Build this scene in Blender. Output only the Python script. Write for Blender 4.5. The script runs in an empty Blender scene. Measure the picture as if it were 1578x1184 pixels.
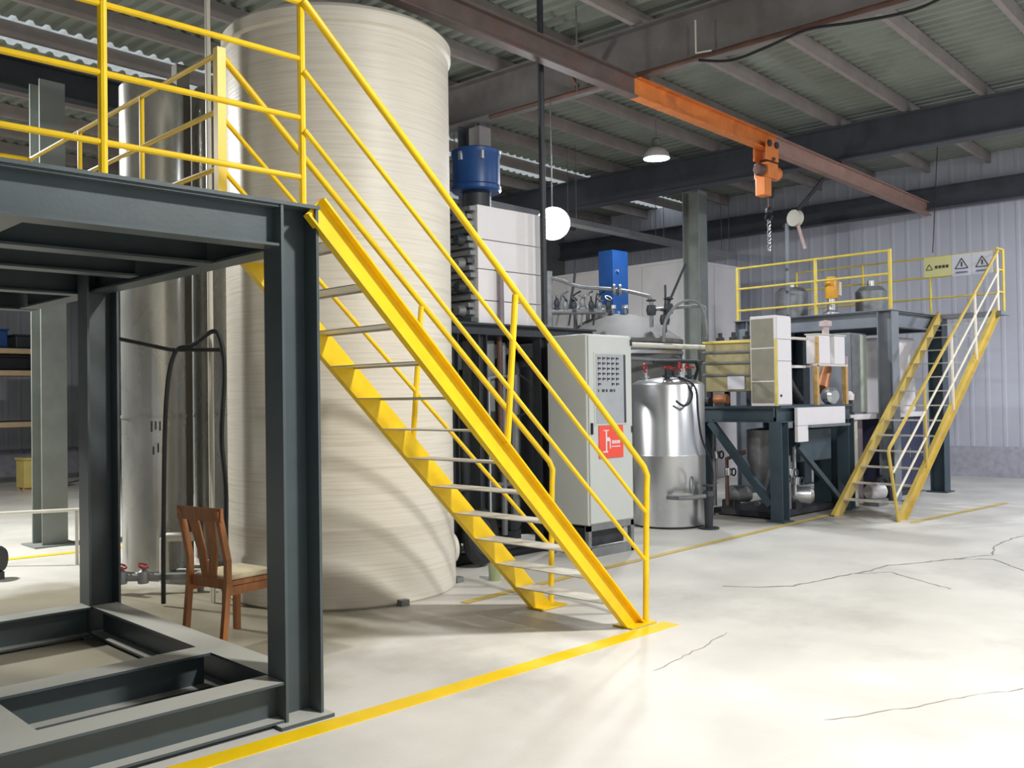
import bpy, math, random
from mathutils import Vector, Matrix
random.seed(7)
PI = math.pi
scene = bpy.context.scene
COL = scene.collection

# ------------------------------------------------------------------ camera
cam = bpy.data.cameras.new('camera')
cam.sensor_fit = 'HORIZONTAL'; cam.sensor_width = 36.0
cam.lens = 1455.0 / 1578.0 * 36.0
cam.clip_start = 0.05; cam.clip_end = 200
camo = bpy.data.objects.new('camera', cam); COL.objects.link(camo)
e1 = Vector((1481, 0, 1455)).normalized()
e2 = Vector((-1418, 41, 1455)); e2 = (e2 - e1 * e1.dot(e2)).normalized()
up = e1.cross(e2)
if up.y > 0: up = -up
Rw = Matrix((e1, e2, up))                       # world = Rw @ (right, down, forward)
right = Rw @ Vector((1, 0, 0)); upw = Rw @ Vector((0, -1, 0)); back = Rw @ Vector((0, 0, -1))
m = Matrix((right, upw, back)).transposed().to_4x4()
m.translation = Vector((0, 0, 1.7))
camo.matrix_world = m
scene.camera = camo

# ------------------------------------------------------------------ world, lights, exposure
w = bpy.data.worlds.new('daylight'); scene.world = w; w.use_nodes = True
w.node_tree.nodes['Background'].inputs[0].default_value = (0.86, 0.93, 1.0, 1)
w.node_tree.nodes['Background'].inputs[1].default_value = 0.50
scene.view_settings.view_transform = 'Standard'
scene.view_settings.look = 'None'
scene.view_settings.exposure = 0.42
scene.view_settings.gamma = 1.0
scene.view_settings.use_curve_mapping = False

def area(name, loc, target, power, size, color=(1, 1, 1), size_y=None):
    l = bpy.data.lights.new(name, 'AREA'); l.energy = power; l.color = color
    l.shape = 'RECTANGLE' if size_y else 'DISK'; l.size = size
    if size_y: l.size_y = size_y
    o = bpy.data.objects.new(name, l); COL.objects.link(o)
    o.location = loc
    o.rotation_euler = (Vector(target) - Vector(loc)).to_track_quat('-Z', 'Y').to_euler()
    return o
# ceiling lamps of the hall that hang behind and beside the photographer
area('high_bay_light', (4.8, 0.2, 5.6), (5.0, 1.4, 0), 385, 0.55, (1.0, 0.98, 0.94))
area('high_bay_light', (10.5, 0.4, 5.6), (10.5, 2.4, 0), 95, 0.55, (0.95, 0.97, 1.0))
area('high_bay_light', (16.0, 1.5, 5.6), (16.0, 2.5, 0), 260, 0.55, (0.88, 0.92, 1.0))
area('high_bay_light', (1.6, 13.0, 5.4), (2.6, 12.0, 0), 460, 0.6, (1.0, 1.0, 0.96))

# ------------------------------------------------------------------ mesh helpers
PSI = math.radians(3.8)
CB, SB = math.cos(PSI), math.sin(PSI)
def WB(b1, b2, z=0.0):                          # building grid -> world
    return Vector((b1 * CB - b2 * SB, b1 * SB + b2 * CB, z))

def perp(d):
    d = Vector(d).normalized()
    a = Vector((0, 0, 1)) if abs(d.z) < 0.9 else Vector((1, 0, 0))
    u = d.cross(a).normalized(); v = d.cross(u).normalized()
    return u, v

class MB:
    def __init__(s, grid=False):
        s.v = []; s.f = []; s.grid = grid
    def add(s, vs, fs):
        n = len(s.v)
        for p in vs:
            s.v.append(WB(p[0], p[1], p[2]) if s.grid else Vector(p))
        s.f += [tuple(i + n for i in f) for f in fs]
        return s
    def box(s, x0, x1, y0, y1, z0, z1):
        if x0 > x1: x0, x1 = x1, x0
        if y0 > y1: y0, y1 = y1, y0
        if z0 > z1: z0, z1 = z1, z0
        return s.add([(x0, y0, z0), (x1, y0, z0), (x1, y1, z0), (x0, y1, z0), (x0, y0, z1), (x1, y0, z1), (x1, y1, z1), (x0, y1, z1)],
                     [(3, 2, 1, 0), (4, 5, 6, 7), (0, 1, 5, 4), (1, 2, 6, 5), (2, 3, 7, 6), (3, 0, 4, 7)])
    def obox(s, p0, p1, side, w, t):
        """bar from p0 to p1; width w along side, thickness t along the third axis"""
        p0, p1 = Vector(p0), Vector(p1); d = (p1 - p0).normalized()
        a = Vector(side); a = (a - d * a.dot(d)).normalized(); b = d.cross(a)
        vs = []
        for p in (p0, p1):
            for i, j in ((-1, -1), (1, -1), (1, 1), (-1, 1)):
                vs.append(p + a * (w / 2 * i) + b * (t / 2 * j))
        return s.add(vs, [(3, 2, 1, 0), (4, 5, 6, 7), (0, 1, 5, 4), (1, 2, 6, 5), (2, 3, 7, 6), (3, 0, 4, 7)])
    def ibeam(s, p0, p1, wdir, h, b, tw=0.012, tf=0.014):
        p0, p1 = Vector(p0), Vector(p1); d = (p1 - p0).normalized()
        k = Vector(wdir); k = (k - d * k.dot(d)).normalized(); a = d.cross(k)
        s.obox(p0, p1, k, h - 2 * tf, tw)
        for q in (-1, 1):
            o = k * (q * (h - tf) / 2)
            s.obox(p0 + o, p1 + o, a, b, tf)
        return s
    def channel(s, p0, p1, wdir, flange_dir, h, b, tw=0.01, tf=0.012):
        p0, p1 = Vector(p0), Vector(p1); d = (p1 - p0).normalized()
        k = Vector(wdir); k = (k - d * k.dot(d)).normalized()
        a = Vector(flange_dir); a = (a - d * a.dot(d) - k * a.dot(k)).normalized()
        s.obox(p0 + a * (tw / 2), p1 + a * (tw / 2), k, h - 2 * tf, tw)
        for q in (-1, 1):
            o = k * (q * (h - tf) / 2) + a * (b / 2)
            s.obox(p0 + o, p1 + o, a, b, tf)
        return s
    def cyl(s, p0, p1, r, r1=None, n=16, cap=True):
        p0, p1 = Vector(p0), Vector(p1); r1 = r if r1 is None else r1
        u, v = perp(p1 - p0)
        vs = []
        for p, rr in ((p0, r), (p1, r1)):
            for i in range(n):
                a = 2 * PI * i / n
                vs.append(p + u * (rr * math.cos(a)) + v * (rr * math.sin(a)))
        fs = [(i, (i + 1) % n, n + (i + 1) % n, n + i) for i in range(n)]
        if cap: fs += [tuple(range(n - 1, -1, -1)), tuple(range(n, 2 * n))]
        return s.add(vs, fs)
    def tube(s, pts, r, n=10):
        pts = [Vector(p) for p in pts]; N = len(pts); rings = []
        t0 = (pts[1] - pts[0]).normalized(); u, v = perp(t0)
        for i in range(N):
            if i == 0: t = pts[1] - pts[0]
            elif i == N - 1: t = pts[-1] - pts[-2]
            else: t = (pts[i + 1] - pts[i]).normalized() + (pts[i] - pts[i - 1]).normalized()
            t = t.normalized(); u = (u - t * u.dot(t)).normalized(); v = t.cross(u)
            k = 1.0
            if 0 < i < N - 1:
                c = max(0.5, t.dot((pts[i + 1] - pts[i]).normalized())); k = 1.0
            rings.append([pts[i] + u * (r * k * math.cos(2 * PI * j / n)) + v * (r * k * math.sin(2 * PI * j / n)) for j in range(n)])
        vs = [p for R in rings for p in R]; fs = []
        for i in range(N - 1):
            for j in range(n):
                fs.append((i * n + j, i * n + (j + 1) % n, (i + 1) * n + (j + 1) % n, (i + 1) * n + j))
        fs += [tuple(range(n - 1, -1, -1)), tuple((N - 1) * n + j for j in range(n))]
        return s.add(vs, fs)
    def lathe(s, c, prof, n=48, axis=(0, 0, 1)):
        """profile [(r, h)...] about axis at c"""
        c = Vector(c); ax = Vector(axis).normalized(); u, v = perp(ax)
        vs = []; fs = []; idx = []
        for r, h in prof:
            if r < 1e-6:
                idx.append([len(vs)]); vs.append(c + ax * h)
            else:
                idx.append(list(range(len(vs), len(vs) + n)))
                for i in range(n):
                    a = 2 * PI * i / n
                    vs.append(c + ax * h + u * (r * math.cos(a)) + v * (r * math.sin(a)))
        for A, Bq in zip(idx, idx[1:]):
            for i in range(n):
                j = (i + 1) % n
                if len(A) == 1 and len(Bq) == 1: continue
                if len(A) == 1: fs.append((A[0], Bq[i], Bq[j]))
                elif len(Bq) == 1: fs.append((A[i], A[j], Bq[0]))
                else: fs.append((A[i], A[j], Bq[j], Bq[i]))
        return s.add(vs, fs)
    def torus(s, c, axis, R, r, n=24, k=8):
        ax = Vector(axis).normalized(); u, v = perp(ax); c = Vector(c)
        vs = []; fs = []
        for i in range(n):
            a = 2 * PI * i / n; d = u * math.cos(a) + v * math.sin(a)
            for j in range(k):
                b = 2 * PI * j / k
                vs.append(c + d * (R + r * math.cos(b)) + ax * (r * math.sin(b)))
        for i in range(n):
            for j in range(k):
                fs.append((i * k + j, ((i + 1) % n) * k + j, ((i + 1) % n) * k + (j + 1) % k, i * k + (j + 1) % k))
        return s.add(vs, fs)
    def prism(s, pts, off):
        """polygon pts (3D) extruded by off"""
        n = len(pts); off = Vector(off); pts = [Vector(p) for p in pts]
        fs = [tuple(range(n - 1, -1, -1)), tuple(range(n, 2 * n))] + [(i, (i + 1) % n, n + (i + 1) % n, n + i) for i in range(n)]
        return s.add(pts + [p + off for p in pts], fs)
    def build(s, name, mat, parent=None, smooth=True, bevel=0.0):
        me = bpy.data.meshes.new(name)
        xs = [p.x for p in s.v]; ys = [p.y for p in s.v]; zs = [p.z for p in s.v]
        org = Vector(((min(xs) + max(xs)) / 2, (min(ys) + max(ys)) / 2, min(zs)))
        me.from_pydata([p - org for p in s.v], [], s.f)
        import bmesh
        bm = bmesh.new(); bm.from_mesh(me)
        bmesh.ops.recalc_face_normals(bm, faces=bm.faces)
        bm.to_mesh(me); bm.free()
        if smooth:
            me.polygons.foreach_set('use_smooth', [True] * len(me.polygons))
            me.set_sharp_from_angle(angle=math.radians(35))
        me.materials.append(mat)
        o = bpy.data.objects.new(name, me); COL.objects.link(o)
        WL[o.name] = org
        if parent:
            o.parent = parent; o.location = org - WL[parent.name]
        else:
            o.location = org
        if bevel:
            b = o.modifiers.new('bevel', 'BEVEL'); b.width = bevel; b.segments = 2; b.limit_method = 'ANGLE'
        return o
WL = {}
def thing(name, label, cat, loc, group=None):
    o = bpy.data.objects.new(name, None); COL.objects.link(o)
    o.empty_display_size = 0.1
    o.location = loc; WL[o.name] = Vector(loc)
    return tag(o, label, cat, group)
def tag(o, label, cat, group=None):
    o['label'] = label; o['category'] = cat
    if group: o['group'] = group
    return o
def struct(o):
    o['kind'] = 'structure'; return o
def copy_at(o, delta, parent=None):
    c = o.copy(); COL.objects.link(c)
    c.location = o.location + Vector(delta)
    WL[c.name] = WL[o.name] + Vector(delta)
    if parent: c.parent = parent
    return c

# ------------------------------------------------------------------ materials
def lin(r, g, b):
    return tuple(((c / 255 / 12.92) if c / 255 <= 0.04045 else ((c / 255 + 0.055) / 1.055) ** 2.4) for c in (r, g, b)) + (1,)
MATS = {}
def mat(name, rgb, rough=0.5, metal=0.0, var=0.12, scale=6.0, bump=0.0, bscale=40.0, stain=None, stain_amt=0.0, stretch=(1, 1, 1), spec=0.5):
    if name in MATS: return MATS[name]
    m = bpy.data.materials.new(name); m.use_nodes = True; nt = m.node_tree; N = nt.nodes; L = nt.links
    b = N['Principled BSDF']; b.inputs['Metallic'].default_value = metal
    b.inputs['Specular IOR Level'].default_value = spec
    tc = N.new('ShaderNodeTexCoord'); mp = N.new('ShaderNodeMapping'); mp.inputs['Scale'].default_value = stretch
    L.new(tc.outputs['Object'], mp.inputs['Vector'])
    no = N.new('ShaderNodeTexNoise'); no.inputs['Scale'].default_value = scale; no.inputs['Detail'].default_value = 5
    L.new(mp.outputs['Vector'], no.inputs['Vector'])
    c = lin(*rgb)
    rp = N.new('ShaderNodeValToRGB'); rp.color_ramp.elements[0].position = 0.3; rp.color_ramp.elements[1].position = 0.7
    rp.color_ramp.elements[0].color = tuple(max(0, x * (1 - var)) for x in c[:3]) + (1,)
    rp.color_ramp.elements[1].color = tuple(min(1, x * (1 + var)) for x in c[:3]) + (1,)
    L.new(no.outputs['Fac'], rp.inputs['Fac'])
    out = rp.outputs['Color']
    if stain:
        n2 = N.new('ShaderNodeTexNoise'); n2.inputs['Scale'].default_value = scale * 0.45; n2.inputs['Detail'].default_value = 8; n2.inputs['Roughness'].default_value = 0.65
        L.new(mp.outputs['Vector'], n2.inputs['Vector'])
        r2 = N.new('ShaderNodeValToRGB'); r2.color_ramp.elements[0].position = 0.52; r2.color_ramp.elements[1].position = 0.72
        r2.color_ramp.elements[0].color = (0, 0, 0, 1); r2.color_ramp.elements[1].color = (stain_amt,) * 3 + (1,)
        L.new(n2.outputs['Fac'], r2.inputs['Fac'])
        mx = N.new('ShaderNodeMix'); mx.data_type = 'RGBA'
        L.new(r2.outputs['Color'], mx.inputs[0]); L.new(out, mx.inputs[6]); mx.inputs[7].default_value = lin(*stain)
        out = mx.outputs[2]
    L.new(out, b.inputs['Base Color'])
    rr = N.new('ShaderNodeMapRange'); rr.inputs[3].default_value = max(0.02, rough - 0.08); rr.inputs[4].default_value = min(1, rough + 0.08)
    L.new(no.outputs['Fac'], rr.inputs[0]); L.new(rr.outputs[0], b.inputs['Roughness'])
    if bump:
        n3 = N.new('ShaderNodeTexNoise'); n3.inputs['Scale'].default_value = bscale; n3.inputs['Detail'].default_value = 3
        L.new(mp.outputs['Vector'], n3.inputs['Vector'])
        bp = N.new('ShaderNodeBump'); bp.inputs['Strength'].default_value = bump; bp.inputs['Distance'].default_value = 0.02
        L.new(n3.outputs['Fac'], bp.inputs['Height']); L.new(bp.outputs['Normal'], b.inputs['Normal'])
    MATS[name] = m
    return m
def emit(name, rgb, strength):
    m = bpy.data.materials.new(name); m.use_nodes = True; nt = m.node_tree
    b = nt.nodes['Principled BSDF']; b.inputs['Base Color'].default_value = lin(*rgb)
    b.inputs['Emission Color'].default_value = lin(*rgb); b.inputs['Emission Strength'].default_value = strength
    MATS[name] = m
    return m

CONC = mat('concrete', (216, 213, 206), 0.42, var=0.10, scale=1.3, bump=0.06, bscale=30, stain=(164, 160, 154), stain_amt=0.55, spec=0.35)
def dirt_patch(m, centre, radius, rgb, amt):
    # trodden-in oily dirt on the floor round a working area, broken up by noise
    nt = m.node_tree; N = nt.nodes; L = nt.links; b = N['Principled BSDF']; src = b.inputs['Base Color'].links[0].from_socket
    g = N.new('ShaderNodeNewGeometry'); d = N.new('ShaderNodeVectorMath'); d.operation = 'DISTANCE'; d.inputs[1].default_value = centre
    L.new(g.outputs['Position'], d.inputs[0])
    no = N.new('ShaderNodeTexNoise'); no.inputs['Scale'].default_value = 1.1; no.inputs['Detail'].default_value = 7; L.new(g.outputs['Position'], no.inputs['Vector'])
    ad = N.new('ShaderNodeMath'); ad.operation = 'MULTIPLY_ADD'; ad.inputs[1].default_value = radius * 1.2; L.new(no.outputs['Fac'], ad.inputs[0]); L.new(d.outputs['Value'], ad.inputs[2])
    r = N.new('ShaderNodeMapRange'); r.inputs[1].default_value = radius * 1.75; r.inputs[2].default_value = radius * 1.35; r.inputs[3].default_value = 0; r.inputs[4].default_value = amt
    L.new(ad.outputs[0], r.inputs[0]); mx = N.new('ShaderNodeMix'); mx.data_type = 'RGBA'
    L.new(r.outputs[0], mx.inputs[0]); L.new(src, mx.inputs[6]); mx.inputs[7].default_value = lin(*rgb)
    L.new(mx.outputs[2], b.inputs['Base Color'])
dirt_patch(CONC, (2.4, 7.2, 0), 2.3, (138, 128, 98), 0.75)
dirt_patch(CONC, (12.0, 7.6, 0), 1.9, (120, 114, 104), 0.7)
STEEL = mat('slate_steel_paint', (76, 86, 89), 0.42, var=0.12, scale=3.0, bump=0.03)
def dust_tops(m, rgb, amt):
    nt = m.node_tree; N = nt.nodes; L = nt.links; b = N['Principled BSDF']; src = b.inputs['Base Color'].links[0].from_socket
    g = N.new('ShaderNodeNewGeometry'); sp = N.new('ShaderNodeSeparateXYZ'); L.new(g.outputs['Normal'], sp.inputs[0])
    r = N.new('ShaderNodeMapRange'); r.inputs[1].default_value = 0.8; r.inputs[2].default_value = 0.95; r.inputs[4].default_value = amt
    L.new(sp.outputs['Z'], r.inputs[0]); mx = N.new('ShaderNodeMix'); mx.data_type = 'RGBA'
    L.new(r.outputs[0], mx.inputs[0]); L.new(src, mx.inputs[6]); mx.inputs[7].default_value = lin(*rgb)
    L.new(mx.outputs[2], b.inputs['Base Color'])
dust_tops(STEEL, (204, 203, 194), 0.85)                # settled pale dust lying on upward faces
STEELD = mat('dark_teal_steel_paint', (62, 78, 88), 0.45, var=0.15, scale=4.0, stain=(95, 98, 96), stain_amt=0.4)
BLACKST = mat('blackened_steel', (46, 50, 56), 0.5, var=0.2, scale=5.0, stain=(84, 80, 74), stain_amt=0.4)
YEL = mat('yellow_paint', (246, 205, 20), 0.38, var=0.08, scale=5.0, stain=(205, 160, 20), stain_amt=0.5)
YELPALE = mat('pale_yellow_paint', (226, 202, 92), 0.42, var=0.10, scale=5.0, stain=(208, 170, 90), stain_amt=0.5)
YELLINE = mat('yellow_floor_paint', (250, 208, 0), 0.5, var=0.06, scale=4.0, stain=(222, 182, 40), stain_amt=0.35)
YELWORN = mat('worn_yellow_floor_paint', (205, 178, 90), 0.55, var=0.15, scale=5.0, stain=(170, 155, 125), stain_amt=0.9)
TREAD = mat('galvanised_tread', (205, 200, 188), 0.45, metal=0.2, var=0.12, scale=8.0)
STAINL = mat('stainless_steel', (205, 206, 208), 0.30, metal=0.85, var=0.08, scale=3.0, stretch=(1, 1, 0.3))
GALV = mat('galvanised_sheet', (198, 198, 194), 0.27, metal=0.55, var=0.18, scale=3.0, stain=(120, 118, 105), stain_amt=0.5, stretch=(1, 1, 0.5))
GREYM = mat('grey_machine_metal', (132, 134, 136), 0.45, metal=0.35, var=0.18, scale=7.0, stain=(96, 92, 86), stain_amt=0.5)
WHITE = mat('white_panel_paint', (232, 228, 230), 0.45, var=0.04, scale=2.0, stain=(205, 200, 200), stain_amt=0.3)
BEIGE = mat('grey_beige_powder_coat', (196, 200, 196), 0.42, var=0.04, scale=2.0)
PANELG = mat('grey_panel_window', (168, 172, 176), 0.3, var=0.06, scale=6.0)
BLUE = mat('blue_paint', (18, 66, 126), 0.4, var=0.12, scale=4.0)
ORANGE = mat('orange_paint', (222, 128, 58), 0.42, var=0.12, scale=6.0, stain=(150, 78, 50), stain_amt=0.6)
RED = mat('red_paint', (150, 32, 36), 0.4, var=0.1)
SIGNRED = mat('red_sign', (240, 84, 66), 0.5, var=0.05)
SIGNYEL = mat('pale_yellow_sign', (222, 218, 150), 0.5, var=0.03)
SIGNWHT = mat('white_sign', (222, 222, 232), 0.5, var=0.03)
BLACK = mat('black_rubber', (24, 25, 27), 0.55, var=0.2, scale=10)
INK = mat('dark_print', (62, 66, 74), 0.6, var=0.1)
RUST = mat('brown_primer', (92, 66, 58), 0.6, var=0.2, scale=6.0, stain=(130, 84, 60), stain_amt=0.5)
ROOFST = mat('grey_rafter_paint', (122, 118, 118), 0.55, var=0.15, scale=2.5, stain=(92, 84, 78), stain_amt=0.6)
ROOFDK = mat('dark_blue_grey_rafter_paint', (84, 88, 98), 0.55, var=0.15, scale=2.5, stain=(70, 66, 66), stain_amt=0.5)
PURL = mat('pinkish_grey_purlin', (158, 148, 145), 0.6, var=0.12, scale=3.0)
SHEET = mat('grey_green_roof_sheet', (146, 153, 143), 0.5, metal=0.15, var=0.12, scale=1.2, stain=(108, 104, 94), stain_amt=0.5)
WALLM = mat('lilac_grey_wall_sheet', (206, 208, 220), 0.55, var=0.05, scale=0.8, stain=(184, 184, 196), stain_amt=0.5)
DADO = mat('rough_rendered_dado', (182, 182, 194), 0.8, var=0.14, scale=9.0, bump=0.2, bscale=30)
COLM = mat('grey_column_paint', (136, 142, 138), 0.5, var=0.12, scale=3.0, stain=(112, 112, 100), stain_amt=0.6)
PVC = mat('white_pvc', (214, 210, 198), 0.4, var=0.05)
TAN = mat('tan_beam', (190, 164, 132), 0.6, var=0.1)
CARD = mat('yellow_crate', (206, 186, 110), 0.7, var=0.1)
WOOD = mat('honey_brown_wood', (170, 110, 62), 0.42, var=0.22, scale=9.0, stretch=(4, 4, 0.6), stain=(112, 62, 32), stain_amt=0.6)
CUSH = mat('cream_cushion', (226, 214, 180), 0.8, var=0.06, scale=20, bump=0.1, bscale=120)
CRACK = mat('dark_crack', (146, 138, 128), 0.9, var=0.3, scale=20)
COPPER = mat('copper_tone_metal', (176, 120, 84), 0.45, metal=0.5, var=0.15)
LENS = emit('lamp_lens_glow', (255, 255, 255), 14.0)

def frp():
    m = bpy.data.materials.new('cream_fibreglass'); m.use_nodes = True; nt = m.node_tree; N = nt.nodes; L = nt.links
    b = N['Principled BSDF']; b.inputs['Roughness'].default_value = 0.42
    tc = N.new('ShaderNodeTexCoord'); mp = N.new('ShaderNodeMapping'); mp.inputs['Scale'].default_value = (0.35, 0.35, 16.0)
    L.new(tc.outputs['Object'], mp.inputs['Vector'])
    n1 = N.new('ShaderNodeTexNoise'); n1.inputs['Scale'].default_value = 3.0; n1.inputs['Detail'].default_value = 8; n1.inputs['Roughness'].default_value = 0.65
    L.new(mp.outputs['Vector'], n1.inputs['Vector'])
    r1 = N.new('ShaderNodeValToRGB'); r1.color_ramp.elements[0].position = 0.30; r1.color_ramp.elements[1].position = 0.55
    r1.color_ramp.elements[0].color = lin(204, 195, 178); r1.color_ramp.elements[1].color = lin(225, 219, 205)
    L.new(n1.outputs['Fac'], r1.inputs['Fac'])
    n2 = N.new('ShaderNodeTexNoise'); n2.inputs['Scale'].default_value = 0.9; n2.inputs['Detail'].default_value = 3
    L.new(tc.outputs['Object'], n2.inputs['Vector'])
    r2 = N.new('ShaderNodeValToRGB'); r2.color_ramp.elements[0].position = 0.4; r2.color_ramp.elements[1].position = 0.7
    r2.color_ramp.elements[0].color = (0, 0, 0, 1); r2.color_ramp.elements[1].color = (0.45, 0.45, 0.45, 1)
    L.new(n2.outputs['Fac'], r2.inputs['Fac'])
    mx = N.new('ShaderNodeMix'); mx.data_type = 'RGBA'
    L.new(r2.outputs['Color'], mx.inputs[0]); L.new(r1.outputs['Color'], mx.inputs[6]); mx.inputs[7].default_value = lin(216, 212, 206)
    L.new(mx.outputs[2], b.inputs['Base Color'])
    bp = N.new('ShaderNodeBump'); bp.inputs['Strength'].default_value = 0.25; bp.inputs['Distance'].default_value = 0.01
    L.new(n1.outputs['Fac'], bp.inputs['Height']); L.new(bp.outputs['Normal'], b.inputs['Normal'])
    return m
FRP = frp()
def translucent():
    m = bpy.data.materials.new('translucent_roof_sheet'); m.use_nodes = True; nt = m.node_tree; N = nt.nodes; L = nt.links
    b = N['Principled BSDF']; b.inputs['Base Color'].default_value = (0.75, 0.8, 0.78, 1); b.inputs['Roughness'].default_value = 0.5
    t = N.new('ShaderNodeBsdfTranslucent'); t.inputs[0].default_value = (0.95, 0.97, 0.95, 1)
    mx = N.new('ShaderNodeMixShader'); mx.inputs[0].default_value = 0.8
    L.new(b.outputs[0], mx.inputs[1]); L.new(t.outputs[0], mx.inputs[2]); L.new(mx.outputs[0], N['Material Output'].inputs['Surface'])
    return m
SKYL = translucent()

# ================================================================== SETTING
floor = struct(MB().box(-9, 31, -12, 30, -0.2, 0).build('floor', CONC, smooth=False))
def ribbon(name, pts, w, mt, z=0.003, jitter=0.0, parent=None):
    mb = MB(); P = []
    for a, b in zip(pts, pts[1:]):
        k = max(1, int((Vector(b) - Vector(a)).length / 0.06)) if jitter else 1
        for i in range(k):
            t = i / k; q = Vector(a).lerp(Vector(b), t)
            if jitter and (i or P): q += Vector((random.uniform(-jitter, jitter), random.uniform(-jitter, jitter)))
            P.append(q)
    P.append(Vector(pts[-1])); n = len(P); vs = []
    for i, p in enumerate(P):
        d = (P[min(i + 1, n - 1)] - P[max(i - 1, 0)]).normalized(); s = Vector((-d.y, d.x))
        ww = w * (random.uniform(0.35, 1.0) if jitter else 1.0)
        vs += [(p.x + s.x * ww / 2, p.y + s.y * ww / 2, z), (p.x - s.x * ww / 2, p.y - s.y * ww / 2, z)]
    mb.add(vs, [(2 * i, 2 * i + 1, 2 * i + 3, 2 * i + 2) for i in range(n - 1)])
    return mb.build(name, mt, parent, smooth=False)
for pts, wd in [([(4.70, 3.58), (5.3, 3.66), (5.82, 3.77)], 0.008),
                ([(7.2, 4.70), (7.35, 4.45), (7.6, 4.25), (8.1, 4.18), (8.74, 4.07), (9.12, 4.05), (9.9, 3.72), (10.14, 3.43), (9.67, 3.0)], 0.022),
                ([(9.9, 3.72), (10.4, 3.53), (11.0, 3.7), (11.7, 3.75), (12.6, 3.6)], 0.02),
                ([(8.5, 4.1), (8.8, 3.9), (8.38, 3.18)], 0.014),
                ([(4.60, 2.40), (5.12, 2.14), (5.45, 2.02), (5.85, 1.83)], 0.007)]:
    ribbon('floor_crack', pts, wd, CRACK, 0.0025, 0.014, floor)
# painted floor lines
o = struct(MB().box(-1.6, 5.78, 4.15, 4.29, 0.0, 0.004).build('trim_1', YELLINE, smooth=False))
o['label'] = 'bright yellow safety line painted on the floor along the dark platform'
o = struct(ribbon('trim_2', [(5.2, 5.90), (6.9, 6.03), (9.1, 6.15), (12.4, 6.33)], 0.09, YELWORN, 0.004))
o['label'] = 'worn yellow line on the floor in front of the machines'
o = struct(ribbon('trim_3', [(12.3, 5.15), (15.3, 4.98)], 0.09, YELWORN, 0.004))
o['label'] = 'worn yellow line on the floor right of the far staircase'
o = struct(ribbon('trim_4', [(1.2, 11.5), (4.6, 11.2)], 0.14, YELLINE, 0.004))
o['label'] = 'yellow line on the floor by the far left column'

# roof: trapezoidal sheet on purlins and rafters
ZR, EW = 6.40, 20.2                              # sheet level, end wall position on the grid
def corrugated(b1a, b1b, b2a, b2b):
    mb = MB(True); x = b1a; prof = []
    while x < b1b - 1e-6:
        prof += [(x, 0), (x + 0.075, 0), (x + 0.105, 0.045), (x + 0.17, 0.045)]; x += 0.2
    prof.append((b1b, 0))
    vs = []
    for a, h in prof: vs += [(a, b2a, ZR + h), (a, b2b, ZR + h)]
    mb.add(vs, [(2 * i, 2 * i + 1, 2 * i + 3, 2 * i + 2) for i in range(len(prof) - 1)])
    return mb
mb = corrugated(-7.0, EW, -8.0, 12.1)
m2 = corrugated(-7.0, EW, 13.0, 24.0); n = len(mb.v); mb.v += m2.v; mb.f += [tuple(i + n for i in f) for f in m2.f]
ceiling = struct(mb.build('ceiling', SHEET, smooth=False))
for k in range(9):
    a = -7.0 + k * 3.0; b = min(a + 3.0, EW)
    corrugated(a, b, 12.1, 13.0).build('skylight_panel', SKYL, ceiling, smooth=False)
pb = -7.4
while pb < 24:
    MB(True).channel((-7.0, pb, 6.295), (EW, pb, 6.295), (0, 0, 1), (0, 1, 0), 0.19, 0.07, 0.02, 0.012).build('purlin', PURL, ceiling, smooth=False)
    pb += 1.15
RAFTERS = [-2.6, 3.0, 9.65, 15.6]
for k, b in enumerate(RAFTERS):
    mt = ROOFST if k < 3 else ROOFDK
    r = MB(True).ibeam((b, -8.0, 5.895), (b, 24.0, 5.895), (0, 0, 1), 0.59, 0.24, 0.02, 0.024).build('rafter', mt, ceiling, smooth=False)
    if k == 2:
        for q in (7.3,):
            MB(True).obox((b - 0.12, q, 5.64), (b - 0.62, q, 6.09), (0, 1, 0), 0.05, 0.05).build('fly_brace', RUST, r, smooth=False)
MB(True).ibeam((EW - 0.2, -8.0, 5.62), (EW - 0.2, 24.0, 5.62), (0, 0, 1), 0.45, 0.2, 0.02, 0.024).build('rafter', ROOFDK, ceiling, smooth=False)
MB(True).ibeam((-7.0, 12.25, 5.78), (9.5, 12.25, 5.78), (0, 0, 1), 0.36, 0.2, 0.016, 0.02).build('eave_beam', BLACKST, ceiling, smooth=False)
MB(True).tube([(9.5, -4, 5.57), (9.5, 8.8, 5.57)], 0.03, 10).build('conduit', RUST, ceiling)

# walls: ribbed sheet above a rendered dado
def ribwall(axis, pos, a, b, z0, z1, sgn):
    mb = MB(True); x = a; prof = []
    while x < b - 1e-6:
        prof += [(x, 0), (x + 0.15, 0), (x + 0.18, 0.007), (x + 0.22, 0.007), (x + 0.25, 0)]; x += 0.3
    prof.append((b, 0)); vs = []
    for t, h in prof:
        q = pos + sgn * h
        for z in (z0, z1): vs.append((q, t, z) if axis == 0 else (t, q, z))
    mb.add(vs, [(2 * i, 2 * i + 1, 2 * i + 3, 2 * i + 2) for i in range(len(prof) - 1)])
    return mb
struct(ribwall(0, EW, -8.0, 24.0, 0.58, 6.42, -1).build('wall_right', WALLM, smooth=False))
struct(MB(True).box(EW - 0.06, EW + 0.15, -8, 24, 0, 0.6).build('baseboard_right', DADO, smooth=False))
struct(MB(True).box(8.3, EW, 16.0, 16.12, 0, 6.35).build('wall_left', COLM, smooth=False))
struct(ribwall(1, 24.0, -7.0, EW, 0.58, 6.42, -1).build('wall_far', WALLM, smooth=False))
struct(MB(True).box(-7, EW, 23.94, 24.15, 0, 0.6).build('baseboard_far', DADO, smooth=False))
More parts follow.
